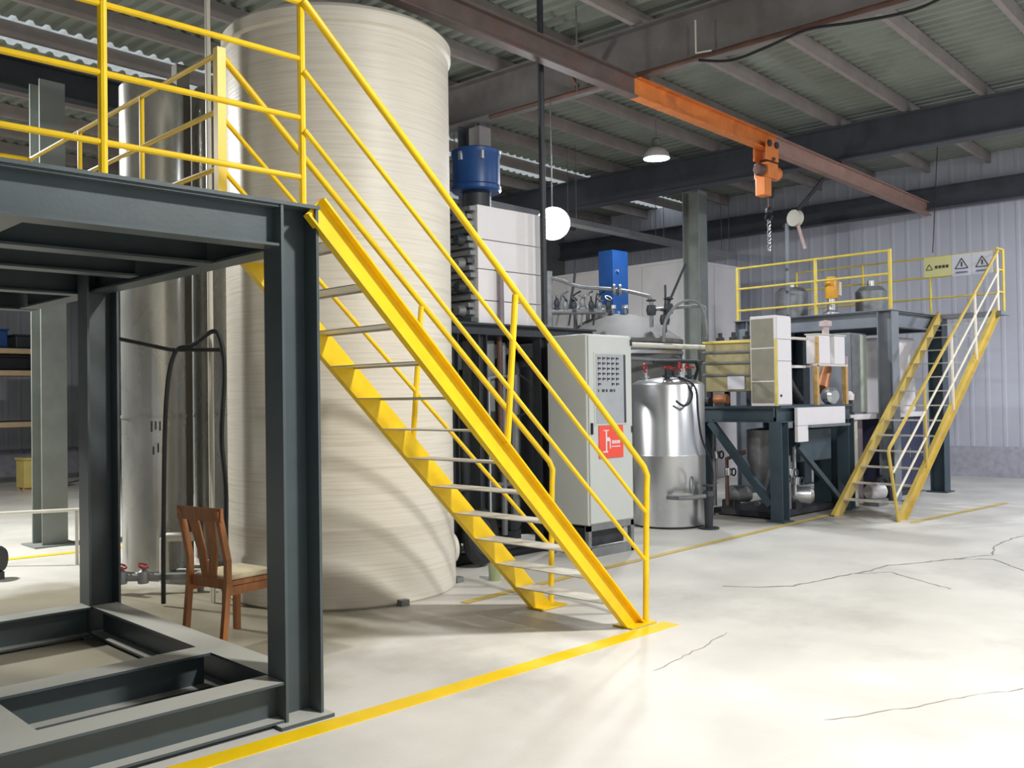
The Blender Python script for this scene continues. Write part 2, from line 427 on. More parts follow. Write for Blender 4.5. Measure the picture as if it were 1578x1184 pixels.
struct(MB(True).box(-7.2, -7.0, -8, 24.15, 0, 6.42).build('wall_back', WALLM, smooth=False))

# building columns
def bcol(b1, b2, label, mt, h=0.36, b=0.30, top=5.6, world=None):
    p = WB(b1, b2) if world is None else Vector(world)
    t = thing('building_column', label, 'column', p)
    ax = Vector((CB, SB, 0))
    MB().ibeam((p.x, p.y, 0.02), (p.x, p.y, top), (-SB, CB, 0), h, b, 0.014, 0.02).build('shaft', mt, t, smooth=False)
    MB().box(p.x - 0.25, p.x + 0.25, p.y - 0.25, p.y + 0.25, 0, 0.02).build('base_plate', mt, t, smooth=False)
bcol(9.75, 9.35, 'dark steel building column rising behind the blue drum', ROOFDK)
bcol(15.9, 9.4, 'grey steel building column in front of the white enclosure', COLM)
bcol(0, 0, 'grey steel building column standing at far left behind the platform', COLM, 0.30, 0.30, 5.6, (4.02, 12.1, 0))

# ================================================================== NEAR PLATFORM
X1, Y0, YB, ZD = 2.84, 4.37, 7.24, 2.75
plat = thing('steel_platform', 'dark slate steel platform with yellow railing at the left edge of the hall', 'platform', (0.6, 5.8, 0))
def hcol(x, y, label=None):
    mb = MB()
    for fx in (x - 0.107, x + 0.107): mb.box(fx - 0.008, fx + 0.008, y - 0.09, y + 0.09, 0.02, ZD - 0.016)
    mb.box(x - 0.099, x + 0.099, y + 0.034, y + 0.046, 0.02, ZD - 0.016)
    o = mb.build('column', STEEL, plat, smooth=False)
    MB().box(x - 0.17, x + 0.15, y - 0.14, y + 0.14, 0, 0.02).build('base_plate', STEEL, o, smooth=False)
XC = X1 - 0.115
for x in (XC, 0.75, -1.35):
    hcol(x, Y0 + 0.09); hcol(x, YB - 0.09)
def skid(p0, p1): MB().ibeam(p0, p1, (0, 0, 1), 0.21, 0.19, 0.012, 0.014).build('base_beam', STEEL, plat, smooth=False)
ZS = 0.125
skid((-1.4, Y0 + 0.105, ZS), (XC - 0.115, Y0 + 0.105, ZS))
skid((-1.4, 5.31, ZS), (XC - 0.105, 5.31, ZS))
skid((-1.4, YB - 0.12, ZS), (XC - 0.115, YB - 0.12, ZS))
skid((XC - 0.01, Y0 + 0.19, ZS), (XC - 0.01, YB - 0.18, ZS))
for x in (1.36, -0.5): skid((x, Y0 + 0.2, ZS), (x, 5.215, ZS)); skid((x, 5.405, ZS), (x, YB - 0.2, ZS))
def deckbeam(p0, p1, h=0.22): MB().ibeam(p0, p1, (0, 0, 1), h, 0.15, 0.012, 0.014).build('deck_beam', STEEL, plat, smooth=False)
ZB = 2.625
deckbeam((-1.5, Y0 + 0.085, ZB), (XC - 0.115, Y0 + 0.085, ZB))
deckbeam((-1.5, 5.27, ZB), (XC - 0.08, 5.27, ZB))
deckbeam((-1.5, 6.3, ZB), (XC - 0.08, 6.3, ZB), 0.16)
deckbeam((-1.5, YB + 0.1, ZB), (XC - 0.08, YB + 0.1, ZB))
deckbeam((-1.5, 8.78, ZB), (XC + 0.08, 8.78, ZB))
for x in (XC, 1.33, -0.5): deckbeam((x, Y0 + 0.18, ZB), (x, 8.7, ZB), 0.21)
MB().box(-1.6, X1 + 0.01, Y0 - 0.005, 8.86, ZD - 0.015, ZD + 0.004).build('deck_plate', STEEL, plat, smooth=False)
# railing (posts and rails are parts of the platform)
def rail(pts, r=0.0155, nm='rail', m_=YEL, par=None, n=10): return MB().tube(pts, r, n).build(nm, m_, par or plat)
PX_ = X1 - 0.085
for x in (PX_, 1.70, 0.62, -0.45):
    rail([(x, Y0 + 0.02, ZD), (x, Y0 + 0.02, 3.86)], 0.021, 'railing_post')
for z in (2.90, 3.22, 3.54, 3.85):
    rail([(-1.5, Y0 + 0.02, z), (PX_, Y0 + 0.02, z)], 0.0155 if z < 3.8 else 0.019)
MB().box(X1 - 0.10, X1 - 0.045, 5.30, 5.355, ZD, 3.86).build('railing_post', YEL, plat, smooth=False)
for y in (6.45, 7.6, 8.75):
    rail([(X1 - 0.075, y, ZD), (X1 - 0.075, y, 3.83)], 0.017, 'railing_post')
for z in (3.13, 3.48, 3.83):
    rail([(X1 - 0.075, 5.33, z), (X1 - 0.075, 8.75, z)], 0.0165)
    rail([(X1 - 0.075, 8.75, z), (-1.5, 8.75, z)], 0.0165)

# ================================================================== NEAR STAIRCASE
st = thing('steel_staircase', 'bright yellow steel staircase rising to the slate platform beside the cream tank', 'staircase', (4.2, 4.85, 0))
YR, YLs = 4.40, 5.30
def yellow_stair(t, yr, yl, top, foot, nt, m_, tread_m, sh=0.15, both=True):
    (xt, zt), (xf, zf) = top, foot
    d = Vector((xf - xt, 0, zf - zt)).normalized(); up_ = Vector((d.z * -1, 0, d.x)) if d.x > 0 else Vector((d.z, 0, -d.x))
    if up_.z < 0: up_ = -up_
    for y, fd in ((yr, -1), (yl, 1)):
        a = Vector((xt, y, zt)) - up_ * (sh / 2); b = Vector((xf, y, zf)) - up_ * (sh / 2)
        MB().channel(a, b, up_, (0, fd, 0), sh, 0.055, 0.01, 0.012).build('stringer', m_, t, smooth=False)
    first = None
    for k in range(1, nt + 1):
        z = zf + (zt - zf) * k / (nt + 1) - 0.02; f = (z + 0.02 - zf) / (zt - zf)
        xx = xf + (xt - xf) * f; s = 1 if xt < xf else -1
        mb = MB(); a, b = sorted((xx - s * 0.20, xx + s * 0.0))
        mb.box(a, b, min(yr, yl) + 0.002, max(yr, yl) - 0.002, z - 0.006, z)
        e = b if s > 0 else a
        mb.box(e - 0.004, e + 0.004, min(yr, yl) + 0.002, max(yr, yl) - 0.002, z - 0.018, z)
        if first is None: first = mb.build('tread', tread_m, t, smooth=False); z1, x1_ = z, xx
        else: copy_at(first, (xx - x1_, 0, z - z1), t)
yellow_stair(st, YR, YLs, (2.87, 2.80), (5.62, 0.02), 12, YEL, TREAD)
for y in (YR, YLs):
    s = -1 if y == YR else 1; yr_ = y + s * 0.035
    MB().box(5.42, 5.72, y - 0.09, y + 0.09, 0.004, 0.014).build('foot_plate', YEL, st, smooth=False)
    z0 = 3.85
    rail([(PX_, yr_, z0), (5.66, yr_, 1.17), (5.70, yr_, 1.10), (5.69, yr_, 1.0), (5.655, yr_, 0.014)], 0.0225, 'handrail', YEL, st, 12)
    rail([(PX_, yr_, 3.47), (5.67, yr_, 0.83)], 0.0155, 'rail', YEL, st)
    rail([(PX_, yr_, 3.15), (5.66, yr_, 0.47)], 0.0155, 'rail', YEL, st)
    rail([(4.33, yr_, 2.37), (4.24, yr_, 1.40)], 0.021, 'railing_post', YEL, st)

# ================================================================== CREAM TANK
TC = (4.936, 7.24)
tank = thing('storage_tank', 'huge cream fibreglass storage tank standing behind the yellow staircase', 'tank', (TC[0], TC[1], 0))
R = 1.005
prof = [(0, 0.0), (R - 0.01, 0.0), (R + 0.012, 0.02), (R + 0.012, 0.38), (R, 0.42), (R, 0.62), (R + 0.004, 0.63), (R, 0.66),
        (R, 4.78), (R + 0.025, 4.80), (R + 0.025, 4.90), (R - 0.01, 4.94), (R * 0.75, 5.04), (R * 0.4, 5.11), (0, 5.13)]
MB().lathe((TC[0], TC[1], 0.0), prof, 96).build('shell', FRP, tank)
dv = Vector((0.985, -0.17, 0))
nz = Vector((TC[0], TC[1], 0.24)) + dv * (R - 0.05)
noz = MB().cyl(nz, nz + dv * 0.16, 0.11, 0.09, 20).build('outlet_nozzle', FRP, tank)
MB().cyl(nz + dv * 0.15, nz + dv * 0.19, 0.15, n=24).build('flange', FRP, noz)
for k in range(6):                                # hold-down lugs
    a = k * PI / 3 + 0.4
    c = Vector((TC[0] + math.cos(a) * (R + 0.03), TC[1] + math.sin(a) * (R + 0.03), 0))
    MB().box(c.x - 0.04, c.x + 0.04, c.y - 0.04, c.y + 0.04, 0, 0.05).build('anchor_lug', GREYM, tank, smooth=False)

# ================================================================== METAL TANKS BEHIND, PIPES, HOSES
def metal_tank(x, y, r, h, label, mt, seams):
    t = thing('metal_tank', label, 'tank', (x, y, 0))
    MB().lathe((x, y, 0), [(0, 0.08), (r, 0.08), (r, h - 0.05), (r - 0.04, h), (0, h + 0.04)], 48).build('shell', mt, t)
    for z in seams: MB().lathe((x, y, z), [(r - 0.01, 0), (r + 0.008, 0.0), (r + 0.008, 0.03), (r - 0.01, 0.03)], 48).build('seam_band', mt, t)
    for k in range(3):
        a = k * 2 * PI / 3 + 0.5
        MB().box(x + math.cos(a) * r * 0.8 - 0.04, x + math.cos(a) * r * 0.8 + 0.04, y + math.sin(a) * r * 0.8 - 0.04, y + math.sin(a) * r * 0.8 + 0.04, 0, 0.09).build('foot', mt, t, smooth=False)
    return t
ta_ = metal_tank(4.02, 9.15, 0.30, 4.85, 'slim galvanised tank with a white highlight left of the cream tank', GALV, [1.55, 3.2])
metal_tank(4.88, 9.30, 0.34, 5.0, 'dull grey metal tank half hidden behind the cream tank', GALV, [1.55, 3.2])
for k, (da, z, h) in enumerate(((-0.05, 1.42, 0.10), (0.07, 1.44, 0.08), (0.20, 1.43, 0.09), (0.32, 1.44, 0.07), (0.0, 1.20, 0.08), (0.14, 1.22, 0.09), (0.28, 1.21, 0.06))):
    a = math.radians(-115) + da; c = Vector((4.02 + 0.302 * math.cos(a), 9.15 + 0.302 * math.sin(a), z))
    MB().obox(c, c + Vector((0, 0, h)), (-math.sin(a), math.cos(a), 0), 0.014, 0.004).build('marker_stroke', INK, ta_, smooth=False)
tag(MB().tube([(3.79, 7.50, 0), (3.79, 7.50, 6.42)], 0.024, 10).build('standpipe', PVC), 'thin pale vertical pipe between the cream tank and the chair', 'pipe')
def smooth_path(pts, k=6):
    P = [Vector(p) for p in pts]; out = []
    for i in range(len(P) - 1):
        p0 = P[max(i - 1, 0)]; p1 = P[i]; p2 = P[i + 1]; p3 = P[min(i + 2, len(P) - 1)]
        for j in range(k):
            t = j / k
            out.append(0.5 * ((2 * p1) + (p2 - p0) * t + (2 * p0 - 5 * p1 + 4 * p2 - p3) * t * t + (3 * p1 - p0 - 3 * p2 + p3) * t ** 3))
    out.append(P[-1]); return out
tag(MB().box(4.36, 4.50, 9.31, 9.43, 0, 5.2).build('steel_post', mat('dull_brown_grey_post', (112, 108, 102), 0.6), smooth=False), 'dull grey steel post in the gap between the two metal tanks', 'post')
hz = thing('hose', 'black hose looped over a crossbar in front of the grey tanks', 'hose', (3.81, 7.36, 0))
MB().tube(smooth_path([(3.45, 7.70, 0.02), (3.457, 7.70, 0.70), (3.47, 7.66, 1.70), (3.52, 7.60, 2.11), (3.62, 7.50, 2.17), (3.75, 7.38, 2.29), (3.80, 7.34, 2.21), (3.82, 7.32, 1.95), (3.80, 7.34, 1.4), (3.83, 7.33, 0.9), (3.82, 7.36, 0.012)]), 0.02, 8).build('hose_line', BLACK, hz)
MB().tube([(3.15, 7.96, 2.25), (3.50, 7.63, 2.14), (3.83, 7.33, 2.135)], 0.017, 8).build('crossbar', BLACK, hz)
# valve group on the floor behind the skid
vg = thing('pipe_manifold', 'small floor manifold with red valves at the foot of the slim galvanised tank', 'pipe', (3.68, 8.3, 0))
MB().tube([(3.35, 8.55, 0.14), (3.95, 8.05, 0.14)], 0.035, 10).build('pipe', GREYM, vg)
MB().tube([(3.35, 8.55, 0.0), (3.35, 8.55, 0.45)], 0.03, 10).build('pipe', GREYM, vg)
MB().tube([(3.95, 8.05, 0.0), (3.95, 8.05, 0.15)], 0.03, 10).build('pipe', GREYM, vg)
for t_ in (0.12, 0.36):
    c = Vector((3.35, 8.55, 0.14)).lerp(Vector((3.95, 8.05, 0.14)), t_)
    v = MB().lathe(c - Vector((0, 0, 0.07)), [(0, 0.01), (0.045, 0.015), (0.055, 0.07), (0.045, 0.12), (0.014, 0.14), (0.014, 0.17), (0, 0.17)], 16).build('valve_body', GREYM, vg)
    MB().torus(c + Vector((0, 0, 0.10)), (0.2, -0.4, 1), 0.042, 0.009, 16, 6).build('handwheel', RED, v)
tag(MB().tube([(3.90, 8.68, 0.0), (3.90, 8.68, 0.40), (3.93, 8.65, 0.43), (4.12, 8.50, 0.43)], 0.045, 12).build('elbow_pipe', PVC), 'white plastic elbow pipe behind the wooden chair', 'pipe')

# ================================================================== WOODEN CHAIR
ca = math.radians(10); F = Vector((math.cos(ca), math.sin(ca), 0)); Lf = Vector((-F.y, F.x, 0)); RR = Vector((3.162, 6.039, 0)); UZ = Vector((0, 0, 1))
ch = thing('wooden_chair', 'honey brown wooden chair with cream seat seen from behind beside the platform column', 'chair', RR + F * 0.2 + Lf * 0.21)
W_ = 0.42
def cp(f, l, z): return RR + F * f + Lf * l + UZ * z
for l in (0.0, W_):
    mb = MB(); sec = [(0.0, -0.045), (0.45, 0.0), (0.60, 0.0), (0.95, -0.075)]
    for (z0, f0), (z1, f1) in zip(sec, sec[1:]):
        mb.obox(cp(f0, l, z0), cp(f1, l, z1 + 0.004), Lf, 0.036, 0.042)
    mb.build('rear_leg', WOOD, ch, smooth=False)
    mb = MB(); mb.obox(cp(0.40, l * 0.98 + 0.004, 0), cp(0.40, l * 0.98 + 0.004, 0.43), Lf, 0.042, 0.042); mb.build('front_leg', WOOD, ch, smooth=False)
mb = MB()                                         # crest rail, slightly bowed
for i in range(6):
    t0, t1 = i / 6, (i + 1) / 6; bw = lambda t: -0.02 * (1 - (2 * t - 1) ** 2)
    mb.obox(cp(-0.068 + bw(t0), -0.03 + t0 * (W_ + 0.06), 0.925), cp(-0.068 + bw(t1), -0.03 + t1 * (W_ + 0.06), 0.925), UZ, 0.09, 0.028)
mb.build('crest_rail', WOOD, ch, smooth=False)
def splat(l0, l1, l0t, l1t):
    pts = []
    for l, z, f in ((l0, 0.47, 0.0), (l1, 0.47, 0.0), ((l1 + l1t) / 2 - 0.01, 0.66, -0.02), (l1t, 0.89, -0.062), (l0t, 0.89, -0.062), ((l0 + l0t) / 2 - 0.01, 0.66, -0.02)):
        pts.append(cp(f, l, z))
    MB().prism(pts, F * 0.014).build('back_splat', WOOD, ch, smooth=False)
splat(0.135, 0.206, 0.065, 0.175); splat(0.214, 0.285, 0.245, 0.355)
MB().prism([cp(-0.002, 0.02, 0.40), cp(-0.002, W_ - 0.02, 0.40), cp(-0.002, W_ - 0.02, 0.47), cp(-0.002, 0.02, 0.47)], F * 0.022).build('apron', WOOD, ch, smooth=False)
MB().prism([cp(0.0, 0.0, 0.425), cp(0.44, -0.02, 0.425), cp(0.44, W_ + 0.02, 0.425), cp(0.0, W_, 0.425)], UZ * 0.03).build('seat_frame', WOOD, ch, smooth=False)
MB().prism([cp(0.03, 0.02, 0.455), cp(0.43, 0.0, 0.455), cp(0.43, W_, 0.455), cp(0.03, W_ - 0.02, 0.455)], UZ * 0.035).build('cushion', CUSH, ch, smooth=False, bevel=0.012)
for l in (0.0, W_):
    MB().obox(cp(0.0, l, 0.39), cp(0.40, l, 0.39), UZ, 0.06, 0.022).build('apron', WOOD, ch, smooth=False)

# ================================================================== OVERHEAD: MONORAIL, HOIST, LAMPS
mono = thing('monorail_beam', 'overhead monorail beam with an orange middle stretch below the rafters', 'beam', WB(9.0, 6.42, 5.3))
for a, b, mt in ((-4.0, 9.5, mat('dark_brown_grey_rail_paint', (104, 90, 86), 0.55, var=0.15, stain=(140, 84, 60), stain_amt=0.5)), (9.5, 13.2, ORANGE), (13.2, EW - 0.1, mat('pinkish_brown_rail_paint', (166, 132, 120), 0.55, var=0.12))):
    MB(True).ibeam((a, 6.42, 5.43), (b, 6.42, 5.43), (0, 0, 1), 0.26, 0.13, 0.012, 0.018).build('rail_segment', mt, mono, smooth=False)
for b in RAFTERS:
    MB(True).box(b - 0.07, b + 0.07, 6.34, 6.50, 5.555, 5.61).build('clamp', RUST, mono, smooth=False)

hp = Vector((12.43, 7.24, 0))
ho = thing('chain_hoist', 'orange electric chain hoist hanging from the monorail', 'hoist', (hp.x, hp.y, 3.8))
def hb(name, dx0, dx1, dy0, dy1, z0, z1, mt, par=ho, bv=0.01):
    return MB().box(hp.x + dx0, hp.x + dx1, hp.y + dy0, hp.y + dy1, z0, z1).build(name, mt, par, smooth=False, bevel=bv)
for s in (-1, 1):
    tr = hb('trolley_plate', -0.17, 0.17, s * 0.10 - 0.012, s * 0.10 + 0.012, 5.12, 5.42, ORANGE, ho, 0.006)
    for dx in (-0.10, 0.10):
        MB().cyl((hp.x + dx, hp.y + s * 0.105, 5.36), (hp.x + dx, hp.y + s * 0.135, 5.36), 0.05, n=16).build('wheel', BLACKST, tr)
MB().cyl((hp.x, hp.y - 0.15, 5.14), (hp.x, hp.y + 0.15, 5.14), 0.025, n=12).build('trolley_axle', RUST, ho)
hb('hoist_body', -0.14, 0.14, -0.12, 0.12, 4.86, 5.09, ORANGE)
MB().lathe((hp.x + 0.13, hp.y, 4.98), [(0, 0), (0.10, 0.0), (0.105, 0.05), (0.105, 0.16), (0.08, 0.20), (0, 0.21)], 20, (1, 0, 0)).build('motor', ORANGE, ho)
MB().lathe((hp.x - 0.13, hp.y, 4.98), [(0, 0), (0.09, 0.0), (0.095, 0.06), (0.07, 0.12), (0, 0.13)], 20, (-1, 0, 0)).build('gear_cover', RUST, ho)
hb('chain_box', -0.17, 0.0, -0.09, 0.09, 4.60, 4.88, ORANGE, ho, 0.02)
MB().tube([(hp.x + 0.05, hp.y, 4.87), (hp.x + 0.05, hp.y, 4.42)], 0.012, 6).build('lift_chain', RUST, ho)
hk = MB().lathe((hp.x + 0.05, hp.y, 4.36), [(0, 0), (0.05, 0.01), (0.055, 0.05), (0.04, 0.09), (0, 0.1)], 14).build('hook_block', BLACK, ho)
MB().torus((hp.x + 0.05, hp.y, 4.31), (1, 0.3, 0), 0.05, 0.012, 18, 6).build('hook', BLACK, hk)
for k in range(9):                                # sling chain hanging from the hook
    MB().torus((hp.x + 0.05, hp.y, 4.25 - k * 0.052), (1, 0, 0) if k % 2 else (0, 1, 0), 0.028, 0.008, 12, 5).build('sling_link', STAINL, ho)

def high_bay(p, label, power, r=0.17, face=(0, 0, -1), energy_col=(0.92, 0.96, 1.0), hang=6.43, group=None):
    p = Vector(p); d = Vector(face).normalized()
    t = thing('pendant_lamp', label, 'lamp', p, group)
    rf = MB().lathe(p, [(r, 0.0), (r * 1.02, -0.01), (r * 0.92, -0.08), (r * 0.6, -0.15), (r * 0.4, -0.17), (0, -0.17)], 28, d).build('reflector', WHITE, t)
    MB().lathe(p, [(0, 0.004), (r * 0.97, 0.0), (r * 0.97, -0.012), (0, -0.012)], 28, d).build('lens', LENS, t)
    MB().lathe(p - d * 0.16, [(0, 0), (r * 0.38, 0.0), (r * 0.38, -0.13), (r * 0.3, -0.15), (0, -0.15)], 20, d).build('driver_housing', GREYM, t)
    q = p - d * 0.30
    MB().tube([q, (q.x, q.y, q.z + 0.08), (q.x, q.y, hang)], 0.008, 6).build('hanging_rod', GREYM, t)
    l = bpy.data.lights.new('lamp_light', 'AREA'); l.shape = 'DISK'; l.size = r * 1.8; l.energy = power; l.color = energy_col
    lo = bpy.data.objects.new('lamp_light', l); COL.objects.link(lo); lo.parent = t
    lo.location = d * 0.02; lo.rotation_euler = d.to_track_quat('-Z', 'Y').to_euler()
    return t
high_bay((11.75, 8.72, 5.34), 'round high bay lamp glowing under the orange monorail', 115, 0.20)
fl_ = high_bay((8.93, 8.29, 3.94), 'dazzling floodlight aimed at the camera above the white clad unit', 4, 0.22, (-0.62, -0.62, -0.45))

l = bpy.data.lights.new('flood_extra_light', 'POINT'); l.energy = 40; l.color = (0.86, 0.93, 1.0); l.shadow_soft_size = 0.12   # extra light added at the floodlight to brighten the equipment round it
lo = bpy.data.objects.new('flood_extra_light', l); COL.objects.link(lo); lo.parent = fl_; lo.location = (-0.16, -0.16, -0.12)
ct = thing('cable_tray', 'long galvanised cable tray running high behind the floodlight and grey column', 'tray', WB(14.5, 10.9, 4.95))
MB(True).box(10.0, 20.1, 10.78, 11.02, 4.93, 4.95).build('tray_base', STAINL, ct, smooth=False)
for q in (10.78, 11.01): MB(True).box(10.0, 20.1, q, q + 0.01, 4.95, 5.03).build('tray_side', STAINL, ct, smooth=False)
for b in (11.0, 14.0, 17.0, 19.8):
    for q in (10.80, 11.0): MB(True).tube([(b, q, 4.95), (b, q, 6.43)], 0.008, 6).build('hanger', GREYM, ct)
tag(MB().tube([WB(9.0, 6.9, 6.42), WB(9.0, 6.9, 5.35)], 0.008, 6).build('drop_rod', GREYM), 'thin grey drop rod hanging from the roof beside the monorail', 'rod')
tag(MB().tube([(17.40, 6.66, 6.42), (17.32, 6.77, 4.2)], 0.008, 6).build('drop_wire', BLACK), 'thin dark wire hanging from the roof near the end wall', 'wire')
tag(MB().tube([WB(9.48, 5.55, 6.0), WB(9.48, 5.55, 5.62), WB(9.48, 5.35, 5.60)], 0.012, 6).build('wall_bracket', PVC), 'white bent rod bracket fixed on the nearest rafter', 'bracket')
tag(MB().tube(smooth_path([WB(9.46, 5.5, 5.52), WB(9.46, 5.1, 5.42), WB(9.46, 4.7, 5.45), WB(9.46, 4.2, 5.52), WB(9.46, 3.7, 5.46), WB(9.46, 3.1, 5.42), WB(9.46, 2.5, 5.52), WB(9.46, 1.5, 5.45), WB(9.46, 0.5, 5.52)]), 0.016, 8).build('festoon_cable', BLACK),
    'black cable sagging along the nearest rafter', 'cable')
tag(MB().tube([(7.55, 7.16, 2.5), (7.55, 7.16, 6.42)], 0.036, 12).build('drop_pipe', BLACKST), 'dark vertical pipe dropping from the roof to the white clad unit', 'pipe')

# ================================================================== CONTROL CABINET
cb = thing('control_cabinet', 'pale grey electrical control cabinet with a red sign on its door', 'cabinet', (7.88, 6.78, 0))
MB().box(7.50, 8.25, 6.52, 7.06, 0.34, 2.36).build('body', BEIGE, cb, smooth=False, bevel=0.012)
dr = MB().box(7.52, 8.235, 6.50, 6.519, 0.36, 2.345).build('door', BEIGE, cb, smooth=False, bevel=0.006)
MB().box(7.60, 8.145, 6.494, 6.50, 1.39, 2.17).build('window_frame', BEIGE, dr, smooth=False)
MB().box(7.625, 8.12, 6.490, 6.494, 1.41, 2.15).build('window_pane', PANELG, dr, smooth=False)
mb = MB()                                         # faint printed rows behind the pane
for row in range(6):
    for k in range(5):
        if random.random() < 0.9:
            x = 7.655 + k * 0.075; z = 2.115 - row * 0.055
            mb.box(x, x + 0.05, 6.4885, 6.490, z - 0.018, z); mb.box(x, x + 0.012, 6.4885, 6.490, z - 0.03, z + 0.006)
for k, ww in enumerate((0.02, 0.045, 0.03, 0.05, 0.025)):
    mb.box(7.65 + k * 0.065, 7.65 + k * 0.065 + ww, 6.4885, 6.490, 1.745, 1.775)
mb.build('lettering', INK, dr, smooth=False)['kind'] = 'stuff'
MB().box(8.085, 8.12, 6.4885, 6.490, 1.41, 2.15).build('window_edge', INK, dr, smooth=False)
sg = MB().box(7.66, 8.06, 6.488, 6.4985, 1.04, 1.385).build('red_sign', SIGNRED, dr, smooth=False)
sg['label'] = 'red warning sign with white pictogram'
mb = MB()
for x0, x1, z0, z1 in ((7.73, 7.82, 1.33, 1.34), (7.72, 7.80, 1.10, 1.115), (7.765, 7.785, 1.115, 1.33), (7.785, 7.83, 1.22, 1.26), (7.83, 7.845, 1.14, 1.24), (7.87, 7.90, 1.19, 1.225), (7.91, 7.93, 1.19, 1.225), (7.94, 7.96, 1.19, 1.225), (7.97, 8.0, 1.19, 1.225), (7.86, 8.01, 1.155, 1.165)):
    mb.box(x0, x1, 6.4865, 6.488, z0, z1)
mb.build('pictogram', SIGNWHT, sg, smooth=False)
for z in (1.30, 2.25): MB().box(8.215, 8.238, 6.485, 6.50, z, z + 0.07).build('hinge', BLACKST, dr, smooth=False)
MB().box(7.535, 7.56, 6.482, 6.50, 1.30, 1.42).build('latch', BLACK, dr, smooth=False)
for x in (7.50, 8.21):
    for y in (6.52, 7.02): MB().box(x, x + 0.05, y, y + 0.05, 0, 0.34).build('plinth_leg', GREYM, cb, smooth=False)
MB().box(7.50, 8.26, 6.52, 6.56, 0.0, 0.10).build('plinth_rail', GREYM, cb, smooth=False)
MB().box(7.50, 8.26, 6.52, 6.56, 0.28, 0.345).build('plinth_rail', GREYM, cb, smooth=False)
MB().box(7.56, 8.2, 6.62, 6.98, 0.10, 0.30).build('cable_tray', BLACKST, cb, smooth=False)

# ================================================================== PUMP SKID WITH WHITE CLAD UNIT
sk = thing('pump_skid', 'dark framed pump skid standing between the cream tank and control cabinet', 'machine', (7.3, 7.9, 0))
SX0, SX1, SY0, SY1 = 6.22, 8.5, 7.22, 8.65
for x in (SX0 + 0.06, 6.68, 7.60, SX1 - 0.06):
    for y in (SY0 + 0.06, SY1 - 0.06):
        MB().ibeam((x, y, 0.1), (x, y, 2.36), (1, 0, 0), 0.12, 0.12, 0.008, 0.01).build('post', BLACKST, sk, smooth=False)
for z in (0.05, 2.42):
    for y in (SY0 + 0.06, SY1 - 0.06): MB().ibeam((SX0, y, z), (SX1, y, z), (0, 0, 1), 0.11, 0.12, 0.008, 0.01).build('frame_beam', BLACKST, sk, smooth=False)
    for x in (SX0 + 0.06, SX1 - 0.06): MB().ibeam((x, SY0 + 0.13, z), (x, SY1 - 0.13, z), (0, 0, 1), 0.11, 0.12, 0.008, 0.01).build('frame_beam', BLACKST, sk, smooth=False)
MB().box(SX0, SX1, SY0, SY1, 2.475, 2.485).build('deck_plate', BLACKST, sk, smooth=False)
for c, r, h in (((7.02, 8.0), 0.24, 1.9), ((7.85, 7.95), 0.32, 2.1), ((6.55, 8.2), 0.2, 1.5)):
    MB().lathe((c[0], c[1], 0.12), [(0, 0), (r * 0.8, 0), (r, 0.12), (r, h - 0.2), (r * 0.7, h - 0.06), (0.05, h), (0, h)], 28).build('pressure_vessel', BLACKST, sk)
MB().box(6.74, 7.02, 7.40, 7.62, 1.55, 2.32).build('gauge_panel', GREYM, sk, smooth=False, bevel=0.01)
for x, y, z0, z1, r, mt in ((7.18, 7.45, 0.2, 2.3, 0.035, GREYM), (7.32, 7.42, 0.4, 1.95, 0.05, GREYM), (6.86, 7.34, 0.15, 1.9, 0.022, STAINL), (7.05, 7.36, 0.9, 2.36, 0.03, RUST), (6.45, 7.45, 0.15, 2.3, 0.025, GREYM)):
    MB().tube([(x, y, z0), (x, y, z1)], r, 10).build('riser_pipe', mt, sk)
MB().tube([(6.84, 7.36, 1.90), (7.0, 7.36, 1.93), (7.32, 7.42, 1.93)], 0.02, 8).build('cross_pipe', STAINL, sk)
MB().tube([(6.4, 7.45, 0.75), (7.32, 7.45, 0.75)], 0.03, 8).build('cross_pipe', GREYM, sk)
MB().tube(smooth_path([(7.35, 7.36, 1.95), (7.45, 7.30, 1.85), (7.48, 7.28, 1.7), (7.42, 7.30, 1.55), (7.3, 7.34, 1.5)]), 0.012, 8).build('looped_hose', BLACK, sk)
MB().box(7.24, 7.30, 7.18, 7.21, 0.72, 0.92).build('tag_plate', WHITE, sk, smooth=False)
for x in (7.0, 7.5):
    b_ = MB().lathe((x, 7.62, 0.30), [(0, 0), (0.11, 0.0), (0.12, 0.04), (0.12, 0.26), (0.09, 0.31), (0, 0.32)], 20, (0, 1, 0)).build('pump_motor', BLACKST, sk)
    MB().box(x - 0.1, x + 0.1, 7.62, 7.95, 0.1, 0.2).build('motor_foot', BLACKST, b_, smooth=False)
hw = thing('hose_reel', 'black round hose reel leaning on the pump skid behind the cream tank', 'hose reel', (6.46, 7.06, 0))
MB().torus((6.46, 7.05, 0.30), (0.25, -1, 0.08), 0.23, 0.06, 28, 10).build('coil', BLACK, hw)
MB().lathe((6.46, 7.05, 0.30), [(0, -0.03), (0.18, -0.03), (0.18, 0.03), (0, 0.03)], 24, (0.25, -1, 0.08)).build('hub', BLACKST, hw)
tag(MB().lathe((6.05, 6.42, 0), [(0, 0), (0.055, 0), (0.06, 0.14), (0.05, 0.16), (0.02, 0.18), (0.02, 0.21), (0, 0.21)], 16).build('small_bottle', mat('greenish_bottle', (150, 160, 120), 0.3)), 'small greenish bottle on the floor by the cream tank outlet', 'bottle')

